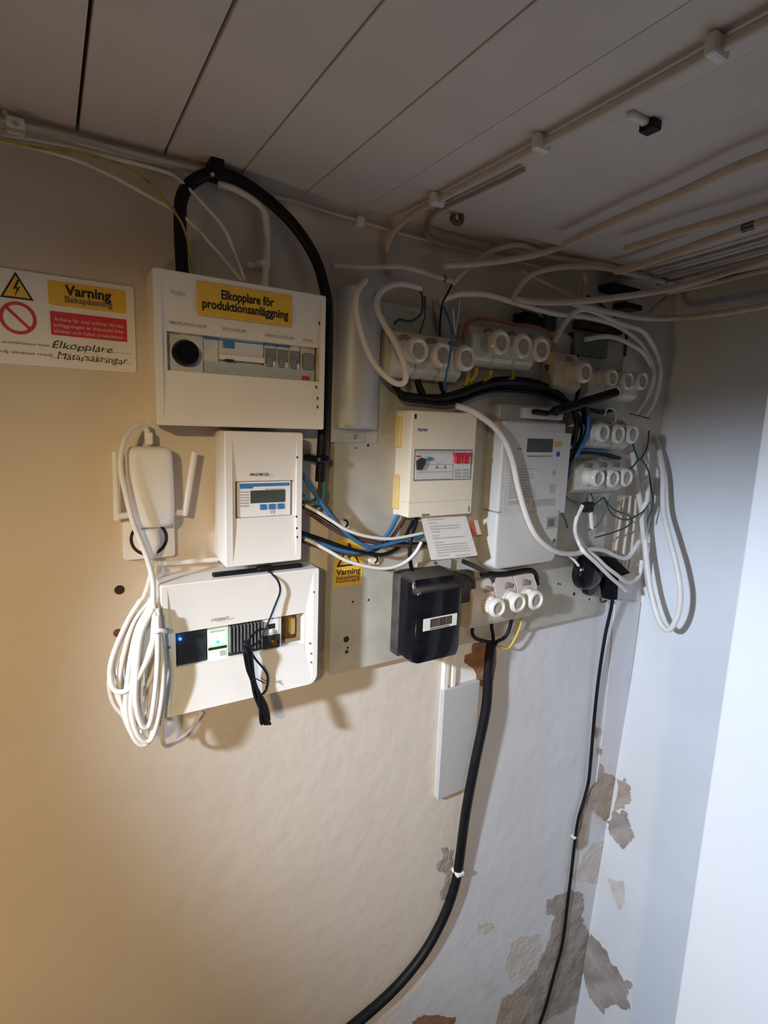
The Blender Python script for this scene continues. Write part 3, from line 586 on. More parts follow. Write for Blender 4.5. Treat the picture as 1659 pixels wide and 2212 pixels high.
# ------------------------------------------------------------------ steel mounting plate
DP = .025
x0, z0 = at2(712, 1459, DP); x1, z0b = at2(1290, 1326, DP); _, z1 = at2(760, 640, DP); z0 = (z0+z0b)/2
plate = empty('mounting_plate', ((x0+x1)/2, 0, z0), 'large grey steel mounting plate carrying the meters and fuse holders', 'plate')
bm = B(); add_prism(bm, rr(x0, x1, z0, z1, (.004, .016, .004, .004)), 0.0, DP, .0015); obj('plate_sheet', bm, steel, plate, smooth=30)
for (x, y, r) in ((748, 1381, 7), (751, 1399, 2.6), (749, 1408, 4.2), (762, 1300, 2.6), (796, 1296, 2.6), (1206, 1261, 2.5), (1240, 1283, 4), (1273, 1295, 2.5), (1210, 1262, 2), (795, 962, 3), (768, 968, 2)):
    p = P(x, y, DP); bm = B(); add_cyl(bm, (p.x, -DP+.001, p.z), (0, -1, 0), [(0, pxr(2*r, p)), (.0014, pxr(2*r, p)), (.0014, 0)], 12); obj('hole', bm, holem, plate)
# grey channel cover
x0, _ = at2(721, 700, DP+.004); x1, z0 = at2(815, 957, DP+.004); _, z1 = at2(725, 617, DP+.004); _, zf = at2(815, 928, DP+.004)
gc = empty('channel_cover', ((x0+x1)/2, -DP, z0), 'tall light-grey metal channel cover with one screw at its foot', 'cover')
bm = B(); add_box(bm, x0, x1, -DP-.003, -DP, z0, z1, .0008, 1); obj('flange', bm, grey, gc)
prof = []
for k in range(17):
    t = k/16; prof.append((x0+.004+(x1-x0-.006)*t, .003+.038*math.sin(math.pi*min(1, max(0, t)))**.55))
ringt = lambda z, s: [(x, -DP-y*s, z) for x, y in prof]+[(prof[-1][0], -DP-.001, z), (prof[0][0], -DP-.001, z)]
bm = B(); add_loft(bm, [ringt(zf, .75), ringt(zf+.006, .95), ringt(zf+.014, 1), ringt(z1, 1)]); bmesh.ops.recalc_face_normals(bm, faces=bm.faces[:]); obj('raised_channel', bm, grey, gc, smooth=50)
p = P(768, 944, DP+.004); bm = B(); add_box(bm, p.x-.030, p.x+.024, -DP-.005, -DP-.002, p.z-.012, p.z+.010, .001, 1); obj('tab', bm, grey, gc)
bm = B(); add_cyl(bm, (p.x, -DP-.0045, p.z), (0, -1, 0), [(0, .006), (.002, .0055), (.004, .003), (.004, 0)], 12); obj('screw', bm, chrome, gc)
# yellow warning sticker on the plate
x0, z1 = at2(723, 1168, DP); x1, z0 = at2(782, 1261, DP)
st = empty('warning_sticker', ((x0+x1)/2, -DP, z0), 'yellow warning sticker with triangle on the steel plate', 'sticker')
bm = B(); add_box(bm, x0, x1, -DP-.0008, -DP+.0002, z0, z1); obj('sticker_sheet', bm, ylab, st)
tri(st, (755, 1172), (727, 1226), (779, 1219), DP+.0014, ylab, ink, .78)
text('Varning', (726, 1237), (779, 1231), DP+.0012, 13, ink, st, .025); text('Bakspänning', (727, 1250), (777, 1243), DP+.0012, 8.5, ink, st, .012); text('Produktionsanläggning', (726, 1258), (777, 1250), DP+.0012, 6, ink, st, .012)
# ------------------------------------------------------------------ little box with the residual current device
DH = .085
x0, z1 = at2(891, 886, DH); x1, _ = at2(1032, 897, DH); _, z0 = at2(888, 1119, DH)
hg = empty('breaker_box', ((x0+x1)/2, -DP, z0), 'ivory small breaker box with red twin switches above the hanging tag', 'fuse box')
bm = B(); add_prism(bm, rr(x0-.001, x1+.001, z0-.001, z1-.001, .003), DP, DP+.018, 0); obj('back_box', bm, ivory, hg)
bm = B(); add_prism(bm, rr(x0, x1, z0, z1, .004), DP+.012, DH, .003); obj('front_cover', bm, ivory, hg, smooth=40)
for (ya, yb) in ((900, 966), (1026, 1100)):
    a = P(840, ya, DP+.012); b = P(840, yb, DP+.012); bm = B(); add_box(bm, x0-.006, x0+.004, -DP-.022, -DP, b.z, a.z, .002, 1); obj('side_clip', bm, yelpl, hg)
def onh(name, tl, br, m, h=.0006, bev=0, parent=None):
    a = P(*tl, DH+h); b = P(*br, DH+h); bm = B(); add_box(bm, a.x, b.x, -DH-h, -DH+.002, b.z, a.z, bev, 1); return obj(name, bm, m, parent or hg)
onh('window_frame', (896, 970), (1017, 1036), modd, .0005)
rc = onh('residual_current_device', (899, 974), (978, 1034), modw, .0015, .0005)
onh('rail_line', (899, 977), (977, 979), inkg, .0019, 0, rc); onh('red_mark', (899, 984), (910, 987), redl, .0019, 0, rc); onh('rule_line', (919, 1003), (977, 1004), inkg, .0019, 0, rc); onh('rule_line', (902, 1019), (977, 1020), inkg, .0019, 0, rc)
bm = B(); pp = [at2(x, y, DH+.006) for x, y in ((901, 996), (912, 989), (920, 992), (917, 1002), (911, 1014), (902, 1015))][::-1]; add_prism(bm, pp, DH+.001, DH+.009, .001); obj('lever', bm, navy, rc)
p = P(928, 991, DH+.003); bm = B(); add_cyl(bm, p, (0, -1, 0), [(-.001, .0085), (.002, .0085), (.003, .007), (.003, 0)], 16)
for v in bm.verts: v.co.z = p.z+(v.co.z-p.z)*.5
obj('button', bm, tealp, rc)
bm = B(); g = P(953, 1005, DH+.0019); n = 24
for k in range(n):
    a0, a1 = 2*math.pi*k/n, 2*math.pi*(k+1)/n
    bm.faces.new([bm.verts.new((g.x+q*.013*math.cos(t), g.y, g.z+q*.008*math.sin(t))) for q, t in ((1, a0), (1, a1), (.88, a1), (.88, a0))])
obj('outlet_symbol', bm, inkg, rc)
for (x, y) in ((944, 1010), (962, 1010)): onh('marking', (x-2, y-2), (x+2, y+2), inkf, .002, 0, rc)
tb = onh('circuit_breakers', (980, 974), (1015, 1034), modw, .0015, .0005)
for l in (986, 1003): onh('red_toggle', (l, 981), (l+10, 1001), redp, .008, .001, tb)
onh('red_bar', (983, 978), (1019, 986), redp, .0095, .001, tb)
for l in (982, 999):
    for j in range(3): onh('print_block', (l, 1013+j*7), (l+14, 1018+j*7), inkg, .0019, 0, tb)
text('hager', (903, 926), (925, 929), DH+.0006, 8.5, inkb, hg, .02); text('hager', (912, 1111), (929, 1112), DH+.0006, 6.5, ink, hg, .02)
onh('slot', (896, 894), (900, 905), ink, .0004); onh('slot', (1012, 1094), (1014, 1105), inkf, .0004)
a = P(888, 1086, DH); bm = B(); add_box(bm, x0-.0004, x1+.0004, -DH-.0003, -DH+.03, a.z-.0006, a.z+.0002); obj('cover_seam', bm, inkg, hg)
# paper tag
tg = empty('paper_tag', P(958, 1115, .06), 'printed white paper tag hanging below the ivory breaker box', 'tag')
q = [P(909, 1117, .070), P(1006, 1113, .066), P(1032, 1200, .10), P(932, 1210, .106)]
bm = B(); off = Vector((0, .0006, 0)); add_loft(bm, [[v+off for v in q], q]); bmesh.ops.recalc_face_normals(bm, faces=bm.faces[:]); obj('paper_sheet', bm, paper, tg)
def bil(s, t): return q[0].lerp(q[1], s).lerp(q[3].lerp(q[2], s), t)
for i, (s0, s1, t) in enumerate(((.12, .48, .06), (.13, .30, .14), (.14, .78, .22), (.14, .76, .28), (.14, .32, .35), (.14, .28, .44), (.14, .82, .50), (.14, .36, .60), (.14, .84, .66), (.14, .84, .72), (.14, .86, .78), (.14, .86, .84), (.14, .40, .91), (.5, .85, .94))):
    e = Vector((0, -.0006, 0)); bm = B(); bm.faces.new([bm.verts.new(bil(*w_)+e) for w_ in ((s0, t+.022), (s1, t+.022), (s1, t), (s0, t))]); obj('print_line', bm, inkg, tg)
a = [P(1013, 1126, .07), P(1031, 1123, .066), P(1040, 1154, .07), P(1020, 1158, .074)]
oc = empty('orange_card', P(1026, 1140, .07), 'small orange and white card sticking out behind the paper tag', 'tag')
bm = B(); add_loft(bm, [[v+off for v in a], a]); bmesh.ops.recalc_face_normals(bm, faces=bm.faces[:]); obj('card', bm, mat('orange_print', (.60, .13, .05), .6), oc)
b2 = [a[1].lerp(a[0], .45), a[1], a[2], a[2].lerp(a[3], .45)]; bm = B(); e = Vector((0, -.0005, 0)); bm.faces.new([bm.verts.new(v+e) for v in b2[::-1]]); obj('white_edge', bm, paper, oc)
# ------------------------------------------------------------------ electricity meter
DE = .082
x0, z1 = at2(1078, 908, DE); x1, _ = at2(1224, 925, DE); _, zs = at2(1070, 1108, DE); xb, z0 = at2(1064, 1232, DE)
x0 = xb+.004
mt = empty('electricity_meter', ((x0+x1)/2, -DP, z0), 'tall grey electricity meter with small display and black stick antenna', 'meter')
bm = B(); add_prism(bm, rr(x0, x1, zs, z1, .006), DP, DE, .006); obj('meter_body', bm, meterg, mt, smooth=40)
bm = B(); add_prism(bm, rr(x0-.003, x1+.002, z0, zs-.001, (.018, .022, .004, .004)), DP, DE+.003, .007); obj('terminal_cover', bm, meterg, mt, smooth=40)
_, zt = at2(1100, 872, DE-.02); 
bm = B(); add_prism(bm, rr(x0+.004, x1-.006, z1-.004, zt, .005), DP, DE-.022, .004); obj('top_housing', bm, meterd, mt, smooth=40)
ax0, az1 = at2(1136, 876, DE-.004); ax1, az0 = at2(1218, 908, DE-.004)
bm = B(); add_prism(bm, rr(ax0, ax1-.004, az0, az1-.004, .004), DE-.03, DE-.004, .002); obj('radio_module', bm, meterg, mt, smooth=40)
def onm(name, tl, br, m, h=.0005, bev=0):
    a = P(*tl, DE+h); b = P(*br, DE+h); bm = B(); add_box(bm, a.x, b.x, -DE-h, -DE+.001, b.z, a.z, bev, 1); return obj(name, bm, m, mt)
onm('face_label', (1098, 932), (1219, 1107), mat('meter_label', (.62, .605, .58), .5, var=.02), .0003)
onm('display', (1140, 947), (1193, 977), lcd, .0009); onm('dark_line', (1139, 984), (1191, 987), modd, .0006)
onm('yellow_mark', (1198, 954), (1214, 966), mat('mustard_print', (.62, .42, .08), .6), .0006)
p = P(1205.6, 981, DE+.0007); bm = B(); add_cyl(bm, p, (0, -1, 0), [(-.001, .0075), (.0003, .0075), (.0003, 0)], 18); obj('blue_mark', bm, inkb, mt)
p = P(1196, 1021, DE+.0007); bm = B(); add_cyl(bm, p, (0, -1, 0), [(-.001, .0075), (.0003, .0075), (.0003, 0)], 18); obj('grey_mark', bm, inkg, mt)
for k in range(11):
    y = 1012+k*6; onm('print_line', (1101-k*.3, y+1), (1150+random.randint(-16, 14), y+2.4), inkg, .0006)
onm('barcode', (1152, 1079), (1199, 1092), inkg, .0006); onm('barcode', (1099, 1082), (1143, 1088), inkg, .0006); onm('print_block', (1188, 1046), (1199, 1065), inkg, .0006)
for k in range(3): onm('print_line', (1115, 938+k*0), (1150, 939), inkg, .0006) if k == 0 else onm('marking', (1112+k*6, 967), (1115+k*6, 971), inkf, .0006)
a = P(1180, 1117, DE+.0036); b = P(1202, 1141, DE+.0036); bm = B(); add_box(bm, a.x, b.x, -DE-.0042, -DE, b.z, a.z, .001, 1); obj('optical_port', bm, meterd, mt)
a = P(1184, 1121, DE+.0044); b = P(1197, 1137, DE+.0044); bm = B(); add_box(bm, a.x, b.x, -DE-.0048, -DE, b.z, a.z, .001, 1); obj('port_recess', bm, mat('olive_plastic', (.16, .15, .11), .5), mt)
p = P(1196, 1169, DE+.004); bm = B(); add_cyl(bm, p, (-.3, -1, .4), [(-.002, .006), (.004, .006), (.005, .004), (.005, 0)], 14); obj('seal_screw', bm, chrome, mt, smooth=40)
for (x, y) in ((1227, 942), (1230, 966), (1106, 914), (1098, 924)):
    p = P(x, y, DE-.012); bm = B(); add_cyl(bm, p, (.3, -1, 0), [(-.014, .0065), (.004, .0065), (.007, .005), (.008, 0)], 14); obj('sealing_knob', bm, mat('clear_grey_plastic', (.62, .58, .52), .2), mt, smooth=40)
bm = B(); add_tube(bm, [P(1152, 889, DE+.004), P(1184, 893, DE+.012)], .0075, 10); obj('antenna_plug', bm, black, mt, smooth=50)
p, q = P(1184, 893, DE+.012), P(1329, 848, DE+.015)
bm = B(); add_tube(bm, [p, p.lerp(q, .06), p.lerp(q, .14), p.lerp(q, .5), p.lerp(q, .96), q], [.006]*6+[.009]*6+[.0135]*20+[.0125]*3+[.008], 12, flat=.85); obj('antenna_stick', bm, black, mt, smooth=50)
cable('cable', [(985, 877, .075), (1010, 884, .085), (1035, 897, .095), (1068, 923, .098), (1092, 956, .098), (1108, 999, .098), (1119, 1050, .098), (1135, 1107, .098), (1154, 1151, .10), (1179, 1178, .098), (1209, 1194, .09), (1244, 1196, .075), (1279, 1187, .06), (1306, 1190, .05), (1331, 1202, .045), (1350, 1206, .04), (1363, 1197, .035), (1380, 1170, .025)], 12, wcab, 'white cable curving down across the face of the grey meter')
# ------------------------------------------------------------------ black transformer box
DB = .125
x0, _ = at2(896, 1400, DB); x1, _ = at2(996, 1400, DB); _, z0 = at2(893, 1443, DB); _, zs1 = at2(896, 1283, DB)
xl, zt = at2(823, 1246, DP+.02)
bb = empty('transformer_box', ((x0+x1)/2, -DP, z0), 'glossy black moulded box with a barcode sticker', 'box')
# profile in (d, z): front, a step near the top, then sloping back
bprof = [(DP, z0+.012), (DP+.02, z0+.003), (DB-.02, z0), (DB-.004, z0+.006), (DB, z0+.02), (DB, zs1-.004), (DB-.004, zs1+.002), (DB-.018, zs1+.004), (DB-.021, zs1+.008), (DB-.024, zs1+.024), (DB-.035, zs1+.029), (DP+.008, zs1+.032), (DP, zs1+.030)]
rings = []
for fx, k in ((0, .86), (.006, .95), (.014, 1.0)):
    rings.append((x0+fx, k))
rings += [(x1-fx, k) for fx, k in ((.014, 1.0), (.006, .95), (0, .86))]
zc = (z0+zs1)/2
bm = B(); add_loft(bm, [[(x, -(DP+(d-DP)*k), zc+(z-zc)*(.90+.10*(k-.86)/.14)) for d, z in bprof] for x, k in rings]); bmesh.ops.recalc_face_normals(bm, faces=bm.faces[:])
obj('moulded_case', bm, boxblk, bb, smooth=35)
bm = B(); add_prism(bm, rr(x0-.004, x1+.003, z0-.001, zs1+.026, .008), DP-.001, DP+.03, .004); obj('base_tray', bm, dust, bb, smooth=40)
a = P(916, 1338, DB+.0008); b = P(986, 1348, DB+.0008)
a = P(915, 1338, DB+.0008); c = P(916, 1364, DB+.0008); b = P(987, 1336, DB+.0008)
lb = B(); add_box(lb, a.x, b.x, -DB-.0008, -DB+.001, c.z, a.z); lab = obj('barcode_sticker', lb, paper, bb)
bm = B(); xx = a.x+(b.x-a.x)*.2
while xx < a.x+(b.x-a.x)*.84:
    wv = random.choice((.0006, .0009, .0014)); add_box(bm, xx, xx+wv, -DB-.0012, -DB, c.z+.006, a.z-.003); xx += wv+random.choice((.0005, .0008))
add_box(bm, a.x+(b.x-a.x)*.2, a.x+(b.x-a.x)*.78, -DB-.0012, -DB, c.z+.0018, c.z+.004); obj('bars', bm, ink, lab)
# bracket and dark parts behind it
bk = empty('bracket', P(930, 1222, DP), 'small grey metal bracket above the glossy black box', 'bracket')
a = P(903, 1217, DP+.012); b = P(975, 1232, DP+.012); bm = B(); add_box(bm, a.x, b.x, -DP-.012, -DP, b.z, a.z, .002, 1); obj('bracket_plate', bm, steel, bk)
p = P(940, 1216, DP+.013); bm = B(); add_cyl(bm, p, (0, -1, 0), [(0, .004), (.002, .0035), (.002, 0)], 10); obj('screw', bm, wbrown, bk)
# ------------------------------------------------------------------ fuse holders with screw caps
def fuse_holder(label, caps, body, mb, dfront=.115, dbody=.072, rib=False, rpx=20, group='fuse holders on the plate', name='fuse_holder', long_first=0, dback=DP):
    """caps: pixel centres of the cap faces; body: (left, top, right, bottom) pixel box of the block front"""
    l, t, r, b_ = body
    p0, p1 = P(l, t, dbody), P(r, b_, dbody); z1, z0 = p0.z, p1.z
    root = empty(name, ((p0.x+p1.x)/2, -dback, z0), label, 'fuse holder', group)
    n = len(caps); X0, X1 = p0.x, p1.x; wdt = (X1-X0)/n
    for i, (cx_, cy_) in enumerate(caps):
        dfi = dfront+(long_first if i == 0 else 0)
        c = P(cx_, cy_, dfi); R = pxr(2*rpx, c)
        u0, u1 = X0+i*wdt+.0007, X0+(i+1)*wdt-.0007
        bm = B(); h = z1-z0
        pr = [(dback, z0), (dback+.62*(dbody-dback), z0), (dbody-.006, z0+h*.10), (dbody, z0+h*.18), (dbody, z1-h*.26), (dbody-.010, z1-h*.14), (dback+.5*(dbody-dback), z1), (dback, z1)]
        add_loft(bm, [[(u0, -d, z) for d, z in pr], [(u1, -d, z) for d, z in pr]]); bmesh.ops.recalc_face_normals(bm, faces=bm.faces[:])
        bmesh.ops.bevel(bm, geom=list(bm.edges), offset=.0022, segments=2, affect='EDGES')
        bo = obj('body', bm, mb, root, smooth=35)
        bm = B(); add_cyl(bm, (c.x, -dbody+.012, c.z), (0, -1, 0), [(0, R*.98), (.013, R*.98), (.016, R*.93), (.016, 0)], 24); obj('collar', bm, mb, bo, smooth=40)
        L = dfi-dbody
        bm = B(); add_cyl(bm, (c.x, -dbody+.012, z1-h*.24), (0, -1, 0), [(0, R*.62), (.0085, R*.62), (.0095, R*.56), (.0095, 0)], 20); obj('recess', bm, recm, bo, smooth=40)
        bm = B(); add_cyl(bm, (c.x, -dbody, c.z), (0, -1, 0), [(0, R*.84), (L*.54, R*.86), (L*.56, R*.97), (L*.62, R), (L*.84, R), (L*.96, R*.88), (L, R*.74), (L-.002, R*.62), (L-.005, R*.57), (L-.005, R*.1)], 40, ribs=(0, 1) if rib else None)
        cp = obj('screw_cap', bm, capm, root, smooth=30 if rib else 40)
        bm = B(); add_cyl(bm, (c.x, -dbody-L+.0065, c.z), (0, -1, 0), [(0, R*.56), (.002, R*.56), (.0026, R*.40), (.0026, 0)], 20); obj('cap_window', bm, capg, cp, smooth=40)
    return root
fuse_holder('porcelain triple fuse holder behind the thick white loop, nearest the grey channel cover', [(907, 756), (960.5, 766), (1011, 773)], (846, 709, 996, 826), porc, .118, .072, rpx=28, long_first=.008)
fuse_holder('porcelain triple fuse holder with ribbed caps under an orange wire', [(1085.5, 739), (1134, 747), (1173, 754)], (1022, 697, 1152, 802), porc, .12, .078, rib=True, rpx=27)
fuse_holder('single yellowed fuse holder with one protruding cap above the meter antenna', [(1268, 804)], (1200, 757, 1254, 850), porcy, .125, .072, rpx=23)
fuse_holder('dim triple fuse holder at upper right, just behind the black antenna tip', [(1326, 816), (1360, 822), (1391, 822)], (1275, 788, 1376, 868), porc, .10, .06, rpx=20, dback=0)
fuse_holder('white triple fuse holder at right, upper of the stacked pair', [(1307, 935), (1340, 938), (1370, 938)], (1250, 900, 1356, 974), porc, .105, .065, rpx=21, dback=0)
fuse_holder('white triple fuse holder at right, lower of the stacked pair', [(1296, 1033), (1328, 1034), (1357, 1032)], (1240, 993, 1342, 1064), porc, .105, .065, rpx=20.5, dback=0)
fuse_holder('pinkish triple fuse holder with ribbed caps right of the glossy black box', [(1078.5, 1315), (1123, 1304), (1161, 1298)], (1022, 1262, 1156, 1334), porcp, .105, .065, rib=True, rpx=22)
# ------------------------------------------------------------------ duct below the black box, mains cable
xa, _ = at2(953, 1600, .018); xc, _ = at2(1028, 1600, .018); _, zt = at2(962, 1405, .018); _, zm = at2(968, 1489, .018); _, zb_ = at2(944, 1728, .018)
du = empty('cable_duct', ((xa+xc)/2, 0, zb_), 'white flat cable duct hanging below the glossy black box', 'duct')
bm = B(); add_box(bm, xa+.002, xc-.002, -.003, 0, zb_, zt); add_box(bm, xa+.001, xa+.016, -.014, 0, zb_, zt, .001, 1); add_box(bm, xa+.030, xa+.042, -.014, 0, zm, zt, .001, 1); add_box(bm, xc-.004, xc-.001, -.014, 0, zb_, zm); obj('duct_base', bm, plas, du)
bm = B(); add_box(bm, xa, xc, -.019, -.002, zb_-.002, zm, .002, 2); obj('duct_cover', bm, mat('shaded_duct_plastic', (.47, .465, .46), .45, var=.03), du)  # shade on the front of the white duct is put into this grey
cable('cable', [(1064, 1388, .035), (1060, 1402, .032), (1055, 1450, .03), (1050, 1530, .034), (1027, 1643, .034), (1006, 1756, .028), (991, 1869, .018), (979, 1925, .016), (958, 1982, .014), (924, 2046, .013), (883, 2102, .013), (830, 2158, .013), (740, 2235, .013)], 21, black, 'thick black mains cable running down the wall from the pinkish fuse holder')
bm = B(); p0 = P(1066, 1386, .036); add_cyl(bm, P(1060, 1404, .033), (P(1066, 1386, .036)-P(1060, 1404, .033)), [(0, .0115), (.012, .0115), (.018, .007), (.018, 0)], 14); obj('cable_gland', bm, blackgl, None, 'black sleeve at the top of the thick mains cable', 'sleeve')
for pts, m, lb in (([(1025, 1340, .045), (1020, 1365, .04), (1030, 1380, .036), (1062, 1388, .036)], black, 'left thin black core fanning out of the mains cable'), ([(1063, 1336, .045), (1062, 1352, .042), (1065, 1372, .038), (1066, 1388, .036)], black, 'middle black core rising straight from the mains cable'), ([(1106, 1326, .045), (1103, 1350, .042), (1092, 1375, .038), (1072, 1387, .036)], black, 'right black core fanning out of the mains cable')):
    cable('wire', pts, 8, m, lb, 'wire')
cable('wire', [(1130, 1326, .045), (1124, 1352, .042), (1112, 1380, .038), (1098, 1400, .034), (1080, 1398, .032), (1070, 1392, .032)], 5, wyel, 'thin yellow earth wire looping from the pinkish fuse holder', 'wire')
cl = B(); p = P(988, 1886, .022); add_box(cl, p.x-.008, p.x+.018, -.034, 0, p.z-.006, p.z+.006, .003, 2); obj('cable_clip', cl, plas, None, 'small white clip on the thick mains cable low on the wall', 'clip')
# ------------------------------------------------------------------ round black socket and the thin black cord
sk = empty('round_socket', P(1272, 1238, DP), 'round black plug socket at the right end of the steel plate', 'socket')
p = P(1277, 1237, .05); bm = B(); add_cyl(bm, (p.x, -DP, p.z), (0, -1, 0), [(0, .058), (.018, .058), (.032, .053), (.042, .038), (.046, .014), (.046, 0)], 28); obj('socket_body', bm, blackgl, sk, smooth=50)
p = P(1280, 1270, .045); bm = B(); add_cyl(bm, (p.x, -DP, p.z), (0, -1, 0), [(0, .027), (.016, .027), (.02, .024), (.02, 0)], 20); obj('cable_entry', bm, blackgl, sk, smooth=50)
pg = empty('power_plug', P(1318, 1236, .04), 'black plug with a thin black cord running down the corner', 'plug')
ol = [at2(x, y, .06) for x, y in ((1298, 1205), (1330, 1206), (1362, 1237), (1336, 1246), (1333, 1296), (1316, 1296), (1312, 1256), (1300, 1240))][::-1]
bm = B(); add_prism(bm, ol, .03, .062, .006); obj('plug_body', bm, mat('matt_black', (.006, .006, .007), .8, var=.2, spec=.1), pg, smooth=50)
cable('cord', [(1324, 1292, .045), (1319, 1320, .035), (1306, 1380, .025), (1292, 1474, .018), (1283, 1560, .014), (1276, 1643, .013), (1271, 1690, .012), (1260, 1733, .012), (1249, 1771, .012), (1241, 1824, .01), (1236, 1869, .01), (1227, 1944, .01), (1215, 2038, .01), (1198, 2102, .01), (1180, 2170, .01), (1160, 2230, .01)], 7, black, parent=pg)
bm = B(); p = P(1240, 1809, .011); add_box(bm, p.x-.005, p.x+.006, -.017, 0, p.z-.003, p.z+.003, .001, 1); obj('cable_clip', bm, plas, None, 'tiny white clip on the thin black cord', 'clip')
cable('wire', [(1306, 1262, .03), (1299, 1285, .03), (1299, 1300, .028), (1310, 1298, .028)], 5, wbrown, 'short reddish wire loop under the round black socket', 'wire')
# ------------------------------------------------------------------ wires between the white boxes
def wire(pts, wpx, m, label, d0=.06, d1=.06): 
    n = len(pts); return cable('wire', [(x, y, d0+(d1-d0)*i/(n-1)+.012*math.sin(math.pi*i/(n-1))) for i, (x, y) in enumerate(pts)], wpx, m, label, 'wire')
wire([(650, 1020), (679, 1065), (705, 1101), (734, 1137), (763, 1164), (795, 1181), (819, 1180), (867, 1168), (915, 1158)], 9, wblue, 'upper blue wire sweeping from the narrow enclosure to the ivory box', .06, .055)
wire([(660, 1092), (686, 1106), (717, 1125), (746, 1143), (785, 1157), (831, 1164), (867, 1161), (912, 1152)], 7.5, wwhite, 'upper white wire sweeping between the white boxes', .065, .06)
wire([(650, 1150), (698, 1166), (746, 1183), (795, 1195), (824, 1198), (848, 1190), (867, 1176), (880, 1150), (893, 1125)], 8, black, 'lower black wire curving under the yellow sticker triangle', .062, .04)
wire([(650, 1158), (698, 1176), (734, 1188), (770, 1193), (804, 1185), (831, 1161), (846, 1140), (860, 1112)], 9, wblue, 'lower blue wire crossing the yellow sticker', .06, .04)
wire([(660, 1104), (676, 1114), (710, 1137), (746, 1156), (795, 1170), (843, 1177), (920, 1180)], 8, wbrown, 'brown wire just under the upper blue wire', .05, .055)
wire([(660, 1094), (681, 1106), (722, 1132), (766, 1161), (807, 1172), (867, 1175), (920, 1174)], 8, black, 'upper black wire between the white boxes', .055, .05)
wire([(658, 1164), (674, 1171), (710, 1190), (746, 1210), (785, 1222), (824, 1228), (855, 1224), (879, 1212), (898, 1193), (910, 1172)], 8, wwhite, 'lowest white wire drooping below the yellow sticker', .062, .06)
wire([(650, 1168), (700, 1184), (740, 1194), (775, 1197), (815, 1186), (848, 1158), (876, 1114)], 8, wbrown, 'lower brown wire behind the lower blue wire', .05, .038)
wire([(650, 1096), (674, 1098), (688, 1090), (694, 1070), (695, 1040)], 8, wgreen, 'dark green wire bending up into the thick black cable', .055, .045)
wire([(698, 1038), (698, 1070), (690, 1088), (672, 1082), (650, 1066)], 7, tealp, 'teal wire coming out of the thick black cable', .046, .06)
wire([(692, 1038), (688, 1062), (680, 1080), (660, 1085), (648, 1082)], 8, wbrown, 'short brown wire from the thick black cable into the enclosure', .044, .06)
wire([(902, 1112), (895, 1140), (888, 1165), (885, 1200), (890, 1236)], 9, black, 'black wire dropping from the ivory box to the glossy black box', .045, .05)
for (x, y, lb) in ((745, 1133, 'upper white stick-on cable mount on the steel plate'), (809, 1211, 'lower white stick-on cable mount beside the yellow sticker')):
    cm = empty('cable_mount', P(x, y, DP), lb, 'clip')
    a = P(x-11, y-8, DP+.006); b = P(x+11, y+8, DP+.006); bm = B(); add_box(bm, a.x, b.x, -DP-.006, -DP, b.z, a.z, .0015, 1); obj('mount_base', bm, plas, cm)
    p = P(x+4, y-2, DP+.008); bm = B(); add_tube(bm, [p+Vector((-.006, .004, .008)), p+Vector((0, -.002, .006)), p+Vector((.002, 0, -.003)), p+Vector((-.003, .003, -.009))], .0022, 6); obj('tie_strap', bm, black, cm)
# ------------------------------------------------------------------ black harness above and right of the meter
for i, (dy, dd, m, wpx, nm) in enumerate(((0, .055, black, 10, 'top'), (8, .065, black, 10, 'second'), (15, .05, dust, 9, 'third'), (5, .075, black, 9, 'front'), (21, .06, black, 9, 'lowest'))):
    cable('wire', [(852+i*2, 832+dy*.4, dd-.02), (869, 850+dy*.5, dd), (911, 856+dy*.5, dd), (953, 856+dy*.7, dd+.004), (995, 845+dy, dd), (1040, 828+dy, dd), (1085, 818+dy*1.2, dd), (1146, 822+dy*1.2, dd), (1191, 838+dy, dd), (1221, 862+dy*.6, dd), (1242-i, 890, dd), (1256-i*3, 912, dd), (1260-i*5, 940, dd), (1248-i*4, 968, dd), (1228-i*2, 998, dd-.01)], wpx, m, 'thick black wire arching over the grey meter, %s of the bundle' % nm, 'wire')
for i, (dx, dd, m, nm) in enumerate(((0, .06, wblue, 'front'), (-9, .05, black, 'rear'))):
    cable('wire', [(1268+dx, 880, dd), (1272+dx, 915, dd+.01), (1266+dx, 945, dd+.01), (1250+dx, 975, dd+.008), (1232+dx, 1005, dd), (1222+dx, 1045, dd-.02)], 9, m, '%s vertical %s wire between the meter and the stacked fuse holders' % (nm, 'blue' if m is wblue else 'black'), 'wire')
cable('wire', [(1225, 985, .05), (1262, 976, .05), (1300, 980, .045), (1338, 990, .03)], 9, black, 'black wire lying between the two stacked fuse holders', 'wire')
cable('wire', [(1240, 972, .06), (1270, 972, .055), (1310, 976, .05)], 6, wblue, 'thin blue wire lying between the two stacked fuse holders', 'wire')
cable('wire', [(902, 822, .05), (906, 836, .055), (914, 852, .06)], 15, black, 'stubby black wire under the fuse holder with the white loop', 'wire')
cable('wire', [(950, 826, .05), (956, 842, .05), (962, 858, .055)], 9, black, 'second short black wire under the same looped fuse holder', 'wire')
cable('wire', [(1205, 846, .05), (1212, 862, .055), (1228, 872, .055), (1242, 868, .055), (1250, 840, .05)], 8, black, 'short black wire under the single yellowed fuse holder', 'wire')
cable('wire', [(1180, 790, .05), (1196, 815, .05), (1212, 838, .05)], 8, wbrown, 'dark brown wire between ribbed and yellowed fuse holders', 'wire')
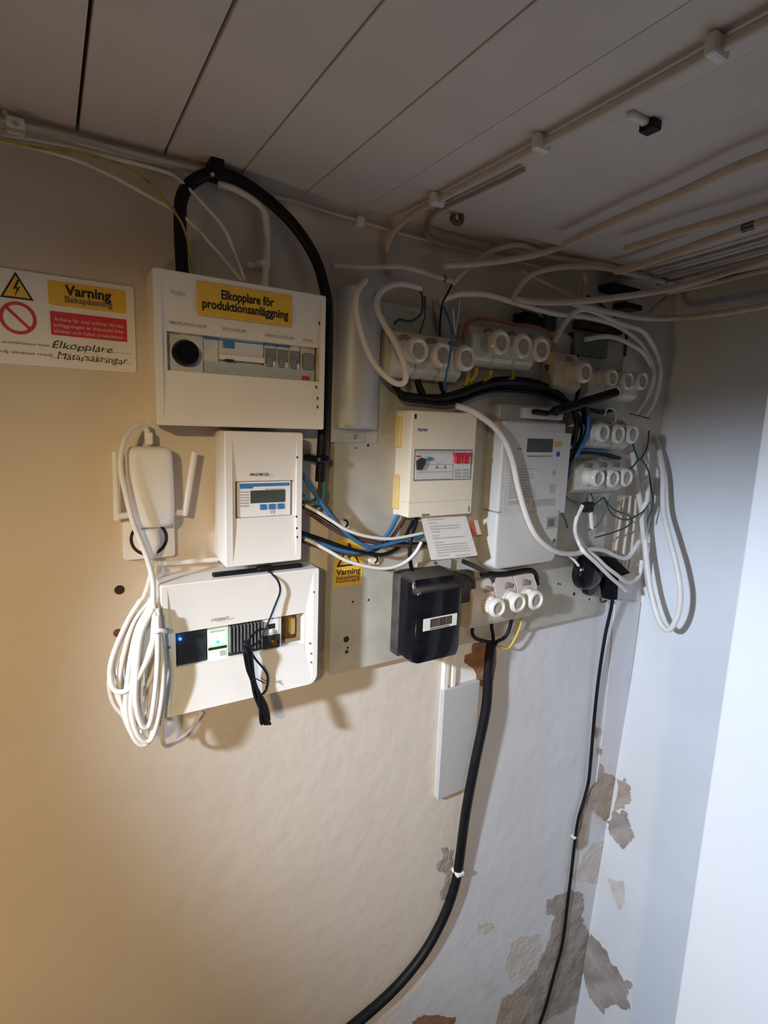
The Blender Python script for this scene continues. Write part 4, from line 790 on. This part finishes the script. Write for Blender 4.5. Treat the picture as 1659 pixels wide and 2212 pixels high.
cable('wire', [(1000, 735, .06), (1004, 712, .06), (1012, 696, .06), (1034, 689, .06), (1070, 692, .06), (1110, 700, .06), (1160, 706, .06), (1186, 722, .06), (1200, 745, .055)], 7, wor, 'orange wire wrapped round the ribbed triple fuse holder', 'wire')
for i, q in enumerate(([(1012, 800), (1010, 820), (1004, 834)], [(1030, 796), (1026, 812), (1014, 826)], [(1060, 800), (1058, 814), (1044, 824)], [(1106, 804), (1108, 816), (1098, 824)])):
    cable('wire', [(x, y, .06) for x, y in q], 9, wyel, ('first', 'second', 'third', 'fourth')[i]+' yellow wire end from the left, under the ribbed fuse holder', 'wire')
cable('wire', [(1238, 884, .05), (1270, 884, .055), (1300, 890, .05), (1322, 886, .04)], 9, black, 'black wire lying behind the black meter antenna', 'wire')
cable('wire', [(1306, 898, .05), (1310, 884, .055), (1320, 882, .055), (1330, 892, .05), (1330, 910, .045)], 5, wcab, 'small white loop on top of the upper stacked holder', 'wire')
# wires above the first fuse holders
cable('wire', [(976, 615, .05), (966, 635, .055), (956, 655, .06), (951, 690, .06), (950, 726, .06)], 4.5, black, 'thin black wire hanging above the looped fuse holder', 'wire')
cable('wire', [(955, 656, .06), (970, 690, .085), (976, 720, .12), (972, 770, .13), (966, 800, .12), (958, 842, .07)], 5, wblue, 'thin blue wire hanging in front of the looped fuse holder', 'wire')
cable('wire', [(905, 622, .05), (912, 640, .05), (912, 670, .045), (902, 686, .04), (884, 694, .04), (862, 690, .04), (852, 700, .04)], 5, wgreen, 'thin dark green wire looping above the looped fuse holder', 'wire')
cable('wire', [(918, 640, .045), (918, 680, .05), (912, 702, .05), (906, 720, .05)], 4, wbrown, 'thin brown wire dropping into the looped fuse holder', 'wire')
cable('wire', [(993, 645, .05), (990, 680, .05), (985, 712, .05)], 3, wwhite, 'hair-thin white wire above the looped fuse holder', 'wire')
cable('wire', [(978, 668, .05), (980, 696, .052), (984, 722, .05)], 5, wwhite, 'short white wire end above the looped fuse holder', 'wire')
cable('conduit_pipe', [(940, 650, .035), (946, 680, .035), (952, 722, .035)], 15, mat('clear_sleeve', (.34, .34, .32), .3), 'short grey sleeve above the looped fuse holder', 'sleeve')
# ------------------------------------------------------------------ white cables in the upper middle
def wc(pts, wpx, label, m=wcab, name='cable', cat='cable'): return cable(name, pts, wpx, m, label, cat)
wc([(790, 606, .06), (772, 630, .079), (768, 664, .081), (776, 706, .085), (791, 753, .088), (812, 791, .095), (837, 816, .11), (860, 829, .12), (876, 820, .135), (870, 780, .135), (852, 738, .12), (831, 702, .10), (816, 671, .085), (815, 645, .07), (831, 624, .06), (860, 614, .055), (886, 617, .05), (910, 624, .05)], 13, 'thick white cable making a big loop in front of the fuse holder')
wc([(718, 574, .04), (760, 577, .04), (820, 577, .04), (866, 576, .045), (905, 585, .05), (935, 595, .05), (977, 608, .05)], 12, 'white cable with taped end running level above the grey channel cover', bcab)
bm = B(); add_tube(bm, [P(957, 601, .05), P(962, 603, .05)], pxr(13.4, P(957, 601, .05)), 10); obj('tape_band', bm, inkf, None, 'dark tape band near the end of the level white cable', 'tape')
wc([('c', 946, 434, .012), ('c', 900, 458, .012), (863, 488, .022), (845, 510, .018), (836, 540, .014), (837, 567, .014), (845, 600, .014)], 13, 'white cable bending down off the ceiling onto the back wall', bcab)
wc([('c', 962, 446, .012), ('c', 940, 459, .012), (924, 482, .02), (922, 506, .02), (941, 522, .022), (985, 535, .03), (1050, 548, .03), (1120, 560, .03)], 11, 'second cable turning off the ceiling, then a shadow line along the corner', gcab)  # the stretch along the corner is a shadow line built as cable
wc([(590, 425, .008), (640, 436, .008), (700, 455, .008), (780, 478, .008), (850, 500, .008), (960, 528, .008), (1060, 552, .008), (1200, 584, .01)], 7, 'thin pale cable along the corner of ceiling and back wall', bcab)
bm = B(); p = P(780, 479, .012); add_box(bm, p.x-.009, p.x+.007, -.018, 0, p.z-.010, p.z+.010, .003, 2); obj('cable_clip', bm, plas, None, 'white clip on the thin pale cable along the corner', 'clip')
wc([(947, 651, .05), (975, 641, .055), (1001, 635, .06), (1055, 638, .065), (1122, 657, .07), (1200, 678, .07), (1273, 686, .06), (1334, 705, .05), (1380, 739, .045), (1403, 776, .04), (1411, 798, .04), (1410, 825, .04), (1395, 860, .03), (1373, 894, .02)], 11, 'long white cable from above the looped holder bending down the corner, inner')
wc([(1196, 740, .06), (1211, 711, .065), (1230, 684, .07), (1251, 669, .07), (1279, 671, .065), (1334, 696, .055), (1386, 714, .05), (1410, 746, .045), (1422, 778, .04), (1426, 808, .04), (1420, 845, .035), (1408, 877, .025), (1393, 899, .015)], 12, 'white cable with cut end above the yellowed holder, outermost corner bend')
wc([(1264, 733, .05), (1303, 727, .055), (1334, 731, .055), (1365, 746, .05), (1389, 762, .045), (1406, 790, .035), (1414, 820, .03)], 10, 'short white cable arching above the dim upper right fuse holder')
wc([(960, 574, .08), (1020, 571, .08), (1090, 563, .08), (1150, 552, .085), (1200, 537, .085), (1235, 524, .085)], 13, 'pale cable end poking out of the sloping ceiling conduit', bcab)
wc([('c', 1222, 527, .03), ('c', 1349, 469, .03), ('c', 1457, 424, .03), ('c', 1580, 367, .03), ('c', 1720, 312, .03)], 23, 'fat beige conduit running along the ceiling, leftmost of the fat ones', bcab, 'conduit_pipe', 'pipe')
wc([(978, 615, .05), (985, 605, .055), (1016, 573, .06), (1062, 543, .06), (1107, 530, .06), (1137, 532, .06), (1161, 543, .06), (1181, 552, .06), (1220, 561, .06), (1273, 562, .06), (1319, 553, .06), (1360, 540, .06)], 11, 'pale cable arching up and into the middle ceiling conduit', bcab)
wc([('c', 1352, 538, .03), ('c', 1450, 506, .03), ('c', 1560, 475, .03), ('c', 1720, 430, .03)], 18, 'fat beige conduit on the ceiling, middle of the three', bcab, 'conduit_pipe', 'pipe')
wc([('c', 1330, 586, .03), ('c', 1377, 574, .03), ('c', 1480, 538, .03), ('c', 1604, 494, .03), ('c', 1720, 458, .03)], 19, 'fat beige conduit on the ceiling, rightmost of the three', bcab, 'conduit_pipe', 'pipe')
bm = B(); add_tube(bm, [PC(1606, 493, .03), PC(1634, 484, .03)], pxr(20.5, PC(1620, 488, .03)), 12); obj('tape_band', bm, lcd, None, 'black tape band round the rightmost ceiling conduit', 'tape')
for i, (q0, q1) in enumerate((((1390, 588), (1700, 500)), ((1402, 602), (1700, 522)), ((1420, 614), (1700, 541)))):
    wc([('c',)+q0+(.012,), ('c', (q0[0]+q1[0])/2, (q0[1]+q1[1])/2+1, .012), ('c',)+q1+(.012,)], 8, 'thin grey tube for a ceiling shadow line beyond the conduits, %s of three' % ('upper', 'middle', 'lower')[i], gcab)  # thin dark shadow lines on the ceiling, built as grey tubes
wc([(1107, 648, .07), (1131, 608, .07), (1161, 588, .07), (1200, 579, .075), (1242, 576, .08), (1303, 579, .085), (1365, 592, .085), (1426, 607, .08), (1485, 615, .075)], 12, 'pale cable arching over the dark junction box into the sweep', bcab)
wc([(1110, 645, .08), (1150, 652, .08), (1242, 652, .09), (1365, 638, .12), (1457, 622, .15), ('r', 1533, 601, .20), ('r', 1600, 580, .20), ('r', 1720, 545, .20)], 14, 'pale cable sweeping right across the corner, uppermost', bcab)
wc([(1235, 655, .08), (1285, 667, .085), (1334, 678, .09), (1395, 687, .10), ('r', 1457, 687, .14), ('r', 1549, 678, .14), ('r', 1720, 650, .14)], 13, 'pale cable sagging along the right wall, lowest of the sweep', bcab)
wc([(1440, 632, .11), ('r', 1540, 612, .16), ('r', 1620, 592, .16), ('r', 1720, 570, .16)], 11, 'pale cable just under the uppermost sweep', bcab)
wc([(1130, 588, .05), (1156, 601, .05), (1196, 622, .05), (1242, 645, .055), (1275, 660, .055)], 10, 'short pale cable slanting down left of the dark junction box', bcab)
wc([(1262, 590, .05), (1264, 610, .05), (1258, 640, .045)], 8, 'short vertical pale cable over the junction boxes', bcab)
wc([(1440, 640, .04), (1418, 660, .03), (1404, 676, .02)], 7, 'thin grey cable slanting behind the sweep in the corner', gcab)
# clips on the ceiling run
wc([('c', 940, 436, .012), ('c', 1170, 313, .012), ('c', 1385, 196, .012), ('c', 1550, 105, .012), ('c', 1720, 14, .012)], 22, 'white conduit clipped along the ceiling at upper right', mat('ceiling_pipe_paint', (.66, .60, .56), .5), 'conduit_pipe', 'pipe')
wc([('c', 960, 448, .008), ('c', 1080, 392, .008), ('c', 1130, 366, .008)], 11, 'grey cable on the ceiling beside the clipped conduit', gcab)
for (x, y, s, lb) in ((945, 431, .010, 'white clip at the lower end of the clipped ceiling conduit'), (1170, 310, .012, 'white clip midway on the clipped ceiling conduit'), (1550, 103, .012, 'white clip nearest the camera on the clipped ceiling conduit')):
    p = PC(x, y, .012); bm = B(); add_box(bm, p.x-.017, p.x+.016, p.y-.007, p.y+.007, p.z-.012, p.z+.012, .004, 2); obj('cable_clip', bm, plas, None, lb, 'clip')
hk = empty('ceiling_hook', PC(1395, 250, 0), 'black hook under the ceiling beside the clipped conduit', 'hook')
p = PC(1405, 262, .0); bm = B(); add_box(bm, p.x-.010, p.x+.012, p.y-.012, p.y+.012, p.z-.014, p.z, .003, 2); obj('hook_body', bm, black, hk)
p2 = PC(1372, 246, .0); bm = B(); add_box(bm, p2.x-.012, p.x-.002, p2.y-.006, p2.y+.006, p.z-.008, p.z, .002, 1); obj('hook_plate', bm, plas, hk)
p = PC(988, 460, 0); bm = B(); add_tube(bm, [p+Vector((.01, 0, 0)), p+Vector((.012, 0, -.014)), p+Vector((0, -.004, -.022)), p+Vector((-.012, 0, -.016)), p+Vector((-.010, 0, -.006))], .006, 8); obj('ceiling_hook', bm, mat('rusty_steel', (.16, .12, .10), .6, .4, var=.3), None, 'small rusty hook under the ceiling near the back wall', 'hook')
# dark junction boxes and green lumps behind the sweep
def jbox(tl, br, d0, d1, m, label, name='junction_box', bev=.004):
    a = P(*tl, d1); b = P(*br, d1); bm = B(); add_box(bm, a.x, b.x, -d1, -d0, b.z, a.z, bev, 2); return obj(name, bm, m, None, label, 'junction box')
jbox((1135, 672), (1162, 702), 0, .045, black, 'small black box above the ribbed fuse holder')
jbox((1180, 676), (1202, 716), 0, .04, mat('dark_teal', (.03, .06, .06), .6), 'small dark teal box right of the small black box')
jbox((1325, 608), (1385, 640), 0, .05, black, 'dark junction box behind the cable sweep in the corner')
jbox((1352, 650), (1388, 672), 0, .045, blackgl, 'little glossy black box in the corner below the sweep')
jbox((1245, 716), (1312, 775), 0, .04, mat('grey_green_plastic', (.13, .15, .12), .6, var=.25), 'grey-green box behind the single yellowed fuse holder')
jbox((1255, 690), (1345, 724), 0, .03, dust, 'dusty black box under the arching cables at right')
for i, q in enumerate(([(1100, 650), (1130, 668), (1165, 680), (1190, 700)], [(1120, 640), (1150, 655), (1170, 672), (1174, 700)], [(1270, 640), (1300, 660), (1330, 690), (1352, 720), (1350, 770)], [(1230, 720), (1250, 742), (1246, 775), (1230, 790)])):
    cable('wire', [(x, y, .03) for x, y in q], 6, (wyg, wgreen, wgreen, black)[i], ('thin yellow-green wire left of the dark boxes', 'thin dark green wire beside the small black box', 'thin dark green wire running down the corner above the dim holder', 'thin black wire curling beside the yellowed holder')[i], 'wire')
# ------------------------------------------------------------------ hanging loops and fine wires at the corner
wc([('r', 1405, 920, .02), ('r', 1424, 974, .05), ('r', 1432, 1025, .075), ('r', 1433, 1100, .10), ('r', 1446, 1161, .12), ('r', 1461, 1221, .13), ('r', 1470, 1281, .135), ('r', 1464, 1329, .135), ('r', 1446, 1360, .13), ('r', 1427, 1346, .125), ('r', 1410, 1296, .115), ('r', 1398, 1221, .10), ('r', 1390, 1131, .085), (1380, 1070, .03), (1372, 1020, .02), (1366, 975, .018)], 12, 'long white cable hanging in a loop in front of the right wall')
wc([(1390, 1035, .04), (1398, 1050, .05), (1398, 1080, .05), (1386, 1110, .04), (1392, 1180, .04), ('r', 1398, 1250, .03), ('r', 1412, 1310, .025)], 10, 'white cable dropping straight down inside the corner')
wc([(1402, 960, .015), (1398, 1010, .018), (1396, 1060, .018), (1402, 1110, .018), (1396, 1150, .016)], 7, 'thin white cable tight in the corner')
wc([(1259, 1092, .05), (1246, 1118, .05), (1242, 1145, .05), (1250, 1172, .055), (1262, 1192, .08), (1289, 1217, .085), (1319, 1247, .08), (1352, 1276, .06)], 9, 'white cable passing over the round black socket, ending lower right')
wc([(1268, 1190, .07), (1290, 1206, .078), (1310, 1225, .08), (1334, 1243, .075), (1352, 1257, .06), (1370, 1254, .04), (1382, 1239, .025), (1386, 1210, .02)], 9, 'white cable curling up to the corner over the black plug')
wc([(1228, 1200, .05), (1240, 1210, .055), (1250, 1222, .06)], 6, 'tiny white cable end left of the round black socket')
for i, q in enumerate(([(1348, 1074), (1342, 1110), (1334, 1160), (1326, 1215)], [(1362, 1070), (1357, 1120), (1350, 1170), (1343, 1225)], [(1374, 1076), (1370, 1130), (1364, 1190), (1358, 1230)])):
    wc([(x, y, .012) for x, y in q], 6, ('left', 'middle', 'right')[i]+' of three pale cables down the wall below the stacked fuse holders', bcab)
G = .05
def gw_(pts, label, m=wgreen, w_=3.5, d=G): cable('wire', [(x, y, d) for x, y in pts], w_, m, label, 'wire')
gw_([(1367, 960), (1374, 980), (1383, 992), (1398, 965), (1402, 930)], 'fine dark wire crossing beside the upper stacked holder')
gw_([(1352, 1018), (1367, 1008), (1383, 992), (1400, 1016), (1407, 1055), (1410, 1088), (1398, 1128)], 'fine dark wire bowing down the corner beside the lower stacked holder')
gw_([(1270, 1066), (1268, 1080), (1276, 1094)], 'fine dark wire from the left of the lower stacked holder')
gw_([(1276, 1066), (1282, 1080), (1278, 1094), (1304, 1074)], 'fine dark wire twisted under the lower stacked holder')
gw_([(1304, 1074), (1325, 1100), (1355, 1112), (1365, 1125), (1355, 1137), (1328, 1149), (1286, 1161)], 'fine dark wire looping out and back under the stacked holders')
gw_([(1304, 1074), (1320, 1108), (1345, 1122), (1364, 1120), (1390, 1104), (1402, 1085)], 'fine dark wire reaching across to the corner cables')
gw_([(1212, 1048), (1225, 1075), (1250, 1086), (1272, 1086)], 'fine slate wire left of the lower stacked holder', mat('slate_wire', (.10, .13, .15), .5))
gw_([(1318, 1070), (1308, 1105), (1290, 1135), (1268, 1146)], 'fine slate-blue wire slanting under the stacked holders', mat('slate_wire', (.10, .13, .15), .5))
gw_([(1208, 1100), (1220, 1120), (1226, 1140)], 'fine slate wire close to the grey meter side', mat('slate_wire', (.10, .13, .15), .5))
cn = empty('inline_connector', P(1274, 1098, G), 'dark inline connector with white sleeve hanging under the stacked holders', 'connector')
a = P(1266, 1086, G+.012); b = P(1283, 1106, G+.012); bm = B(); add_box(bm, a.x, b.x, -G-.012, -G+.004, b.z, a.z, .003, 2); obj('plug_shell', bm, black, cn)
bm = B(); add_tube(bm, [P(1276, 1104, G), P(1277, 1122, G), P(1279, 1142, G)], pxr(9, P(1277, 1122, G)), 8); obj('sleeve', bm, wcab, cn, smooth=50)
a = P(1395, 898, .02); bm = B(); add_tube(bm, [P(1360, 893, .035), P(1380, 898, .035), P(1402, 904, .03)], .0022, 6); obj('cable_tie', bm, wbrown, None, 'dark tie across the cables at the top of the hanging loop', 'tie')
# brownish parts behind the pinkish holder
cable('wire', [(968, 1246, .06), (1000, 1236, .06), (1020, 1250, .055), (1022, 1280, .045)], 12, dust, 'dusty thick wire from the glossy black box to the pinkish holder', 'wire')
cable('wire', [(1040, 1240, .045), (1090, 1240, .045), (1140, 1232, .045), (1156, 1240, .045), (1160, 1262, .04)], 12, black, 'thick black wire running above the pinkish holder', 'wire')
cable('wire', [(1000, 1212, .045), (1030, 1226, .045), (1060, 1246, .045), (1064, 1266, .045)], 10, dust, 'dusty wire sloping down under the paper tag', 'wire')
jbox((985, 1240), (1022, 1300), DP, DP+.03, dust, 'dusty brown terminal block between the black box and the pinkish holder', 'terminal_block')
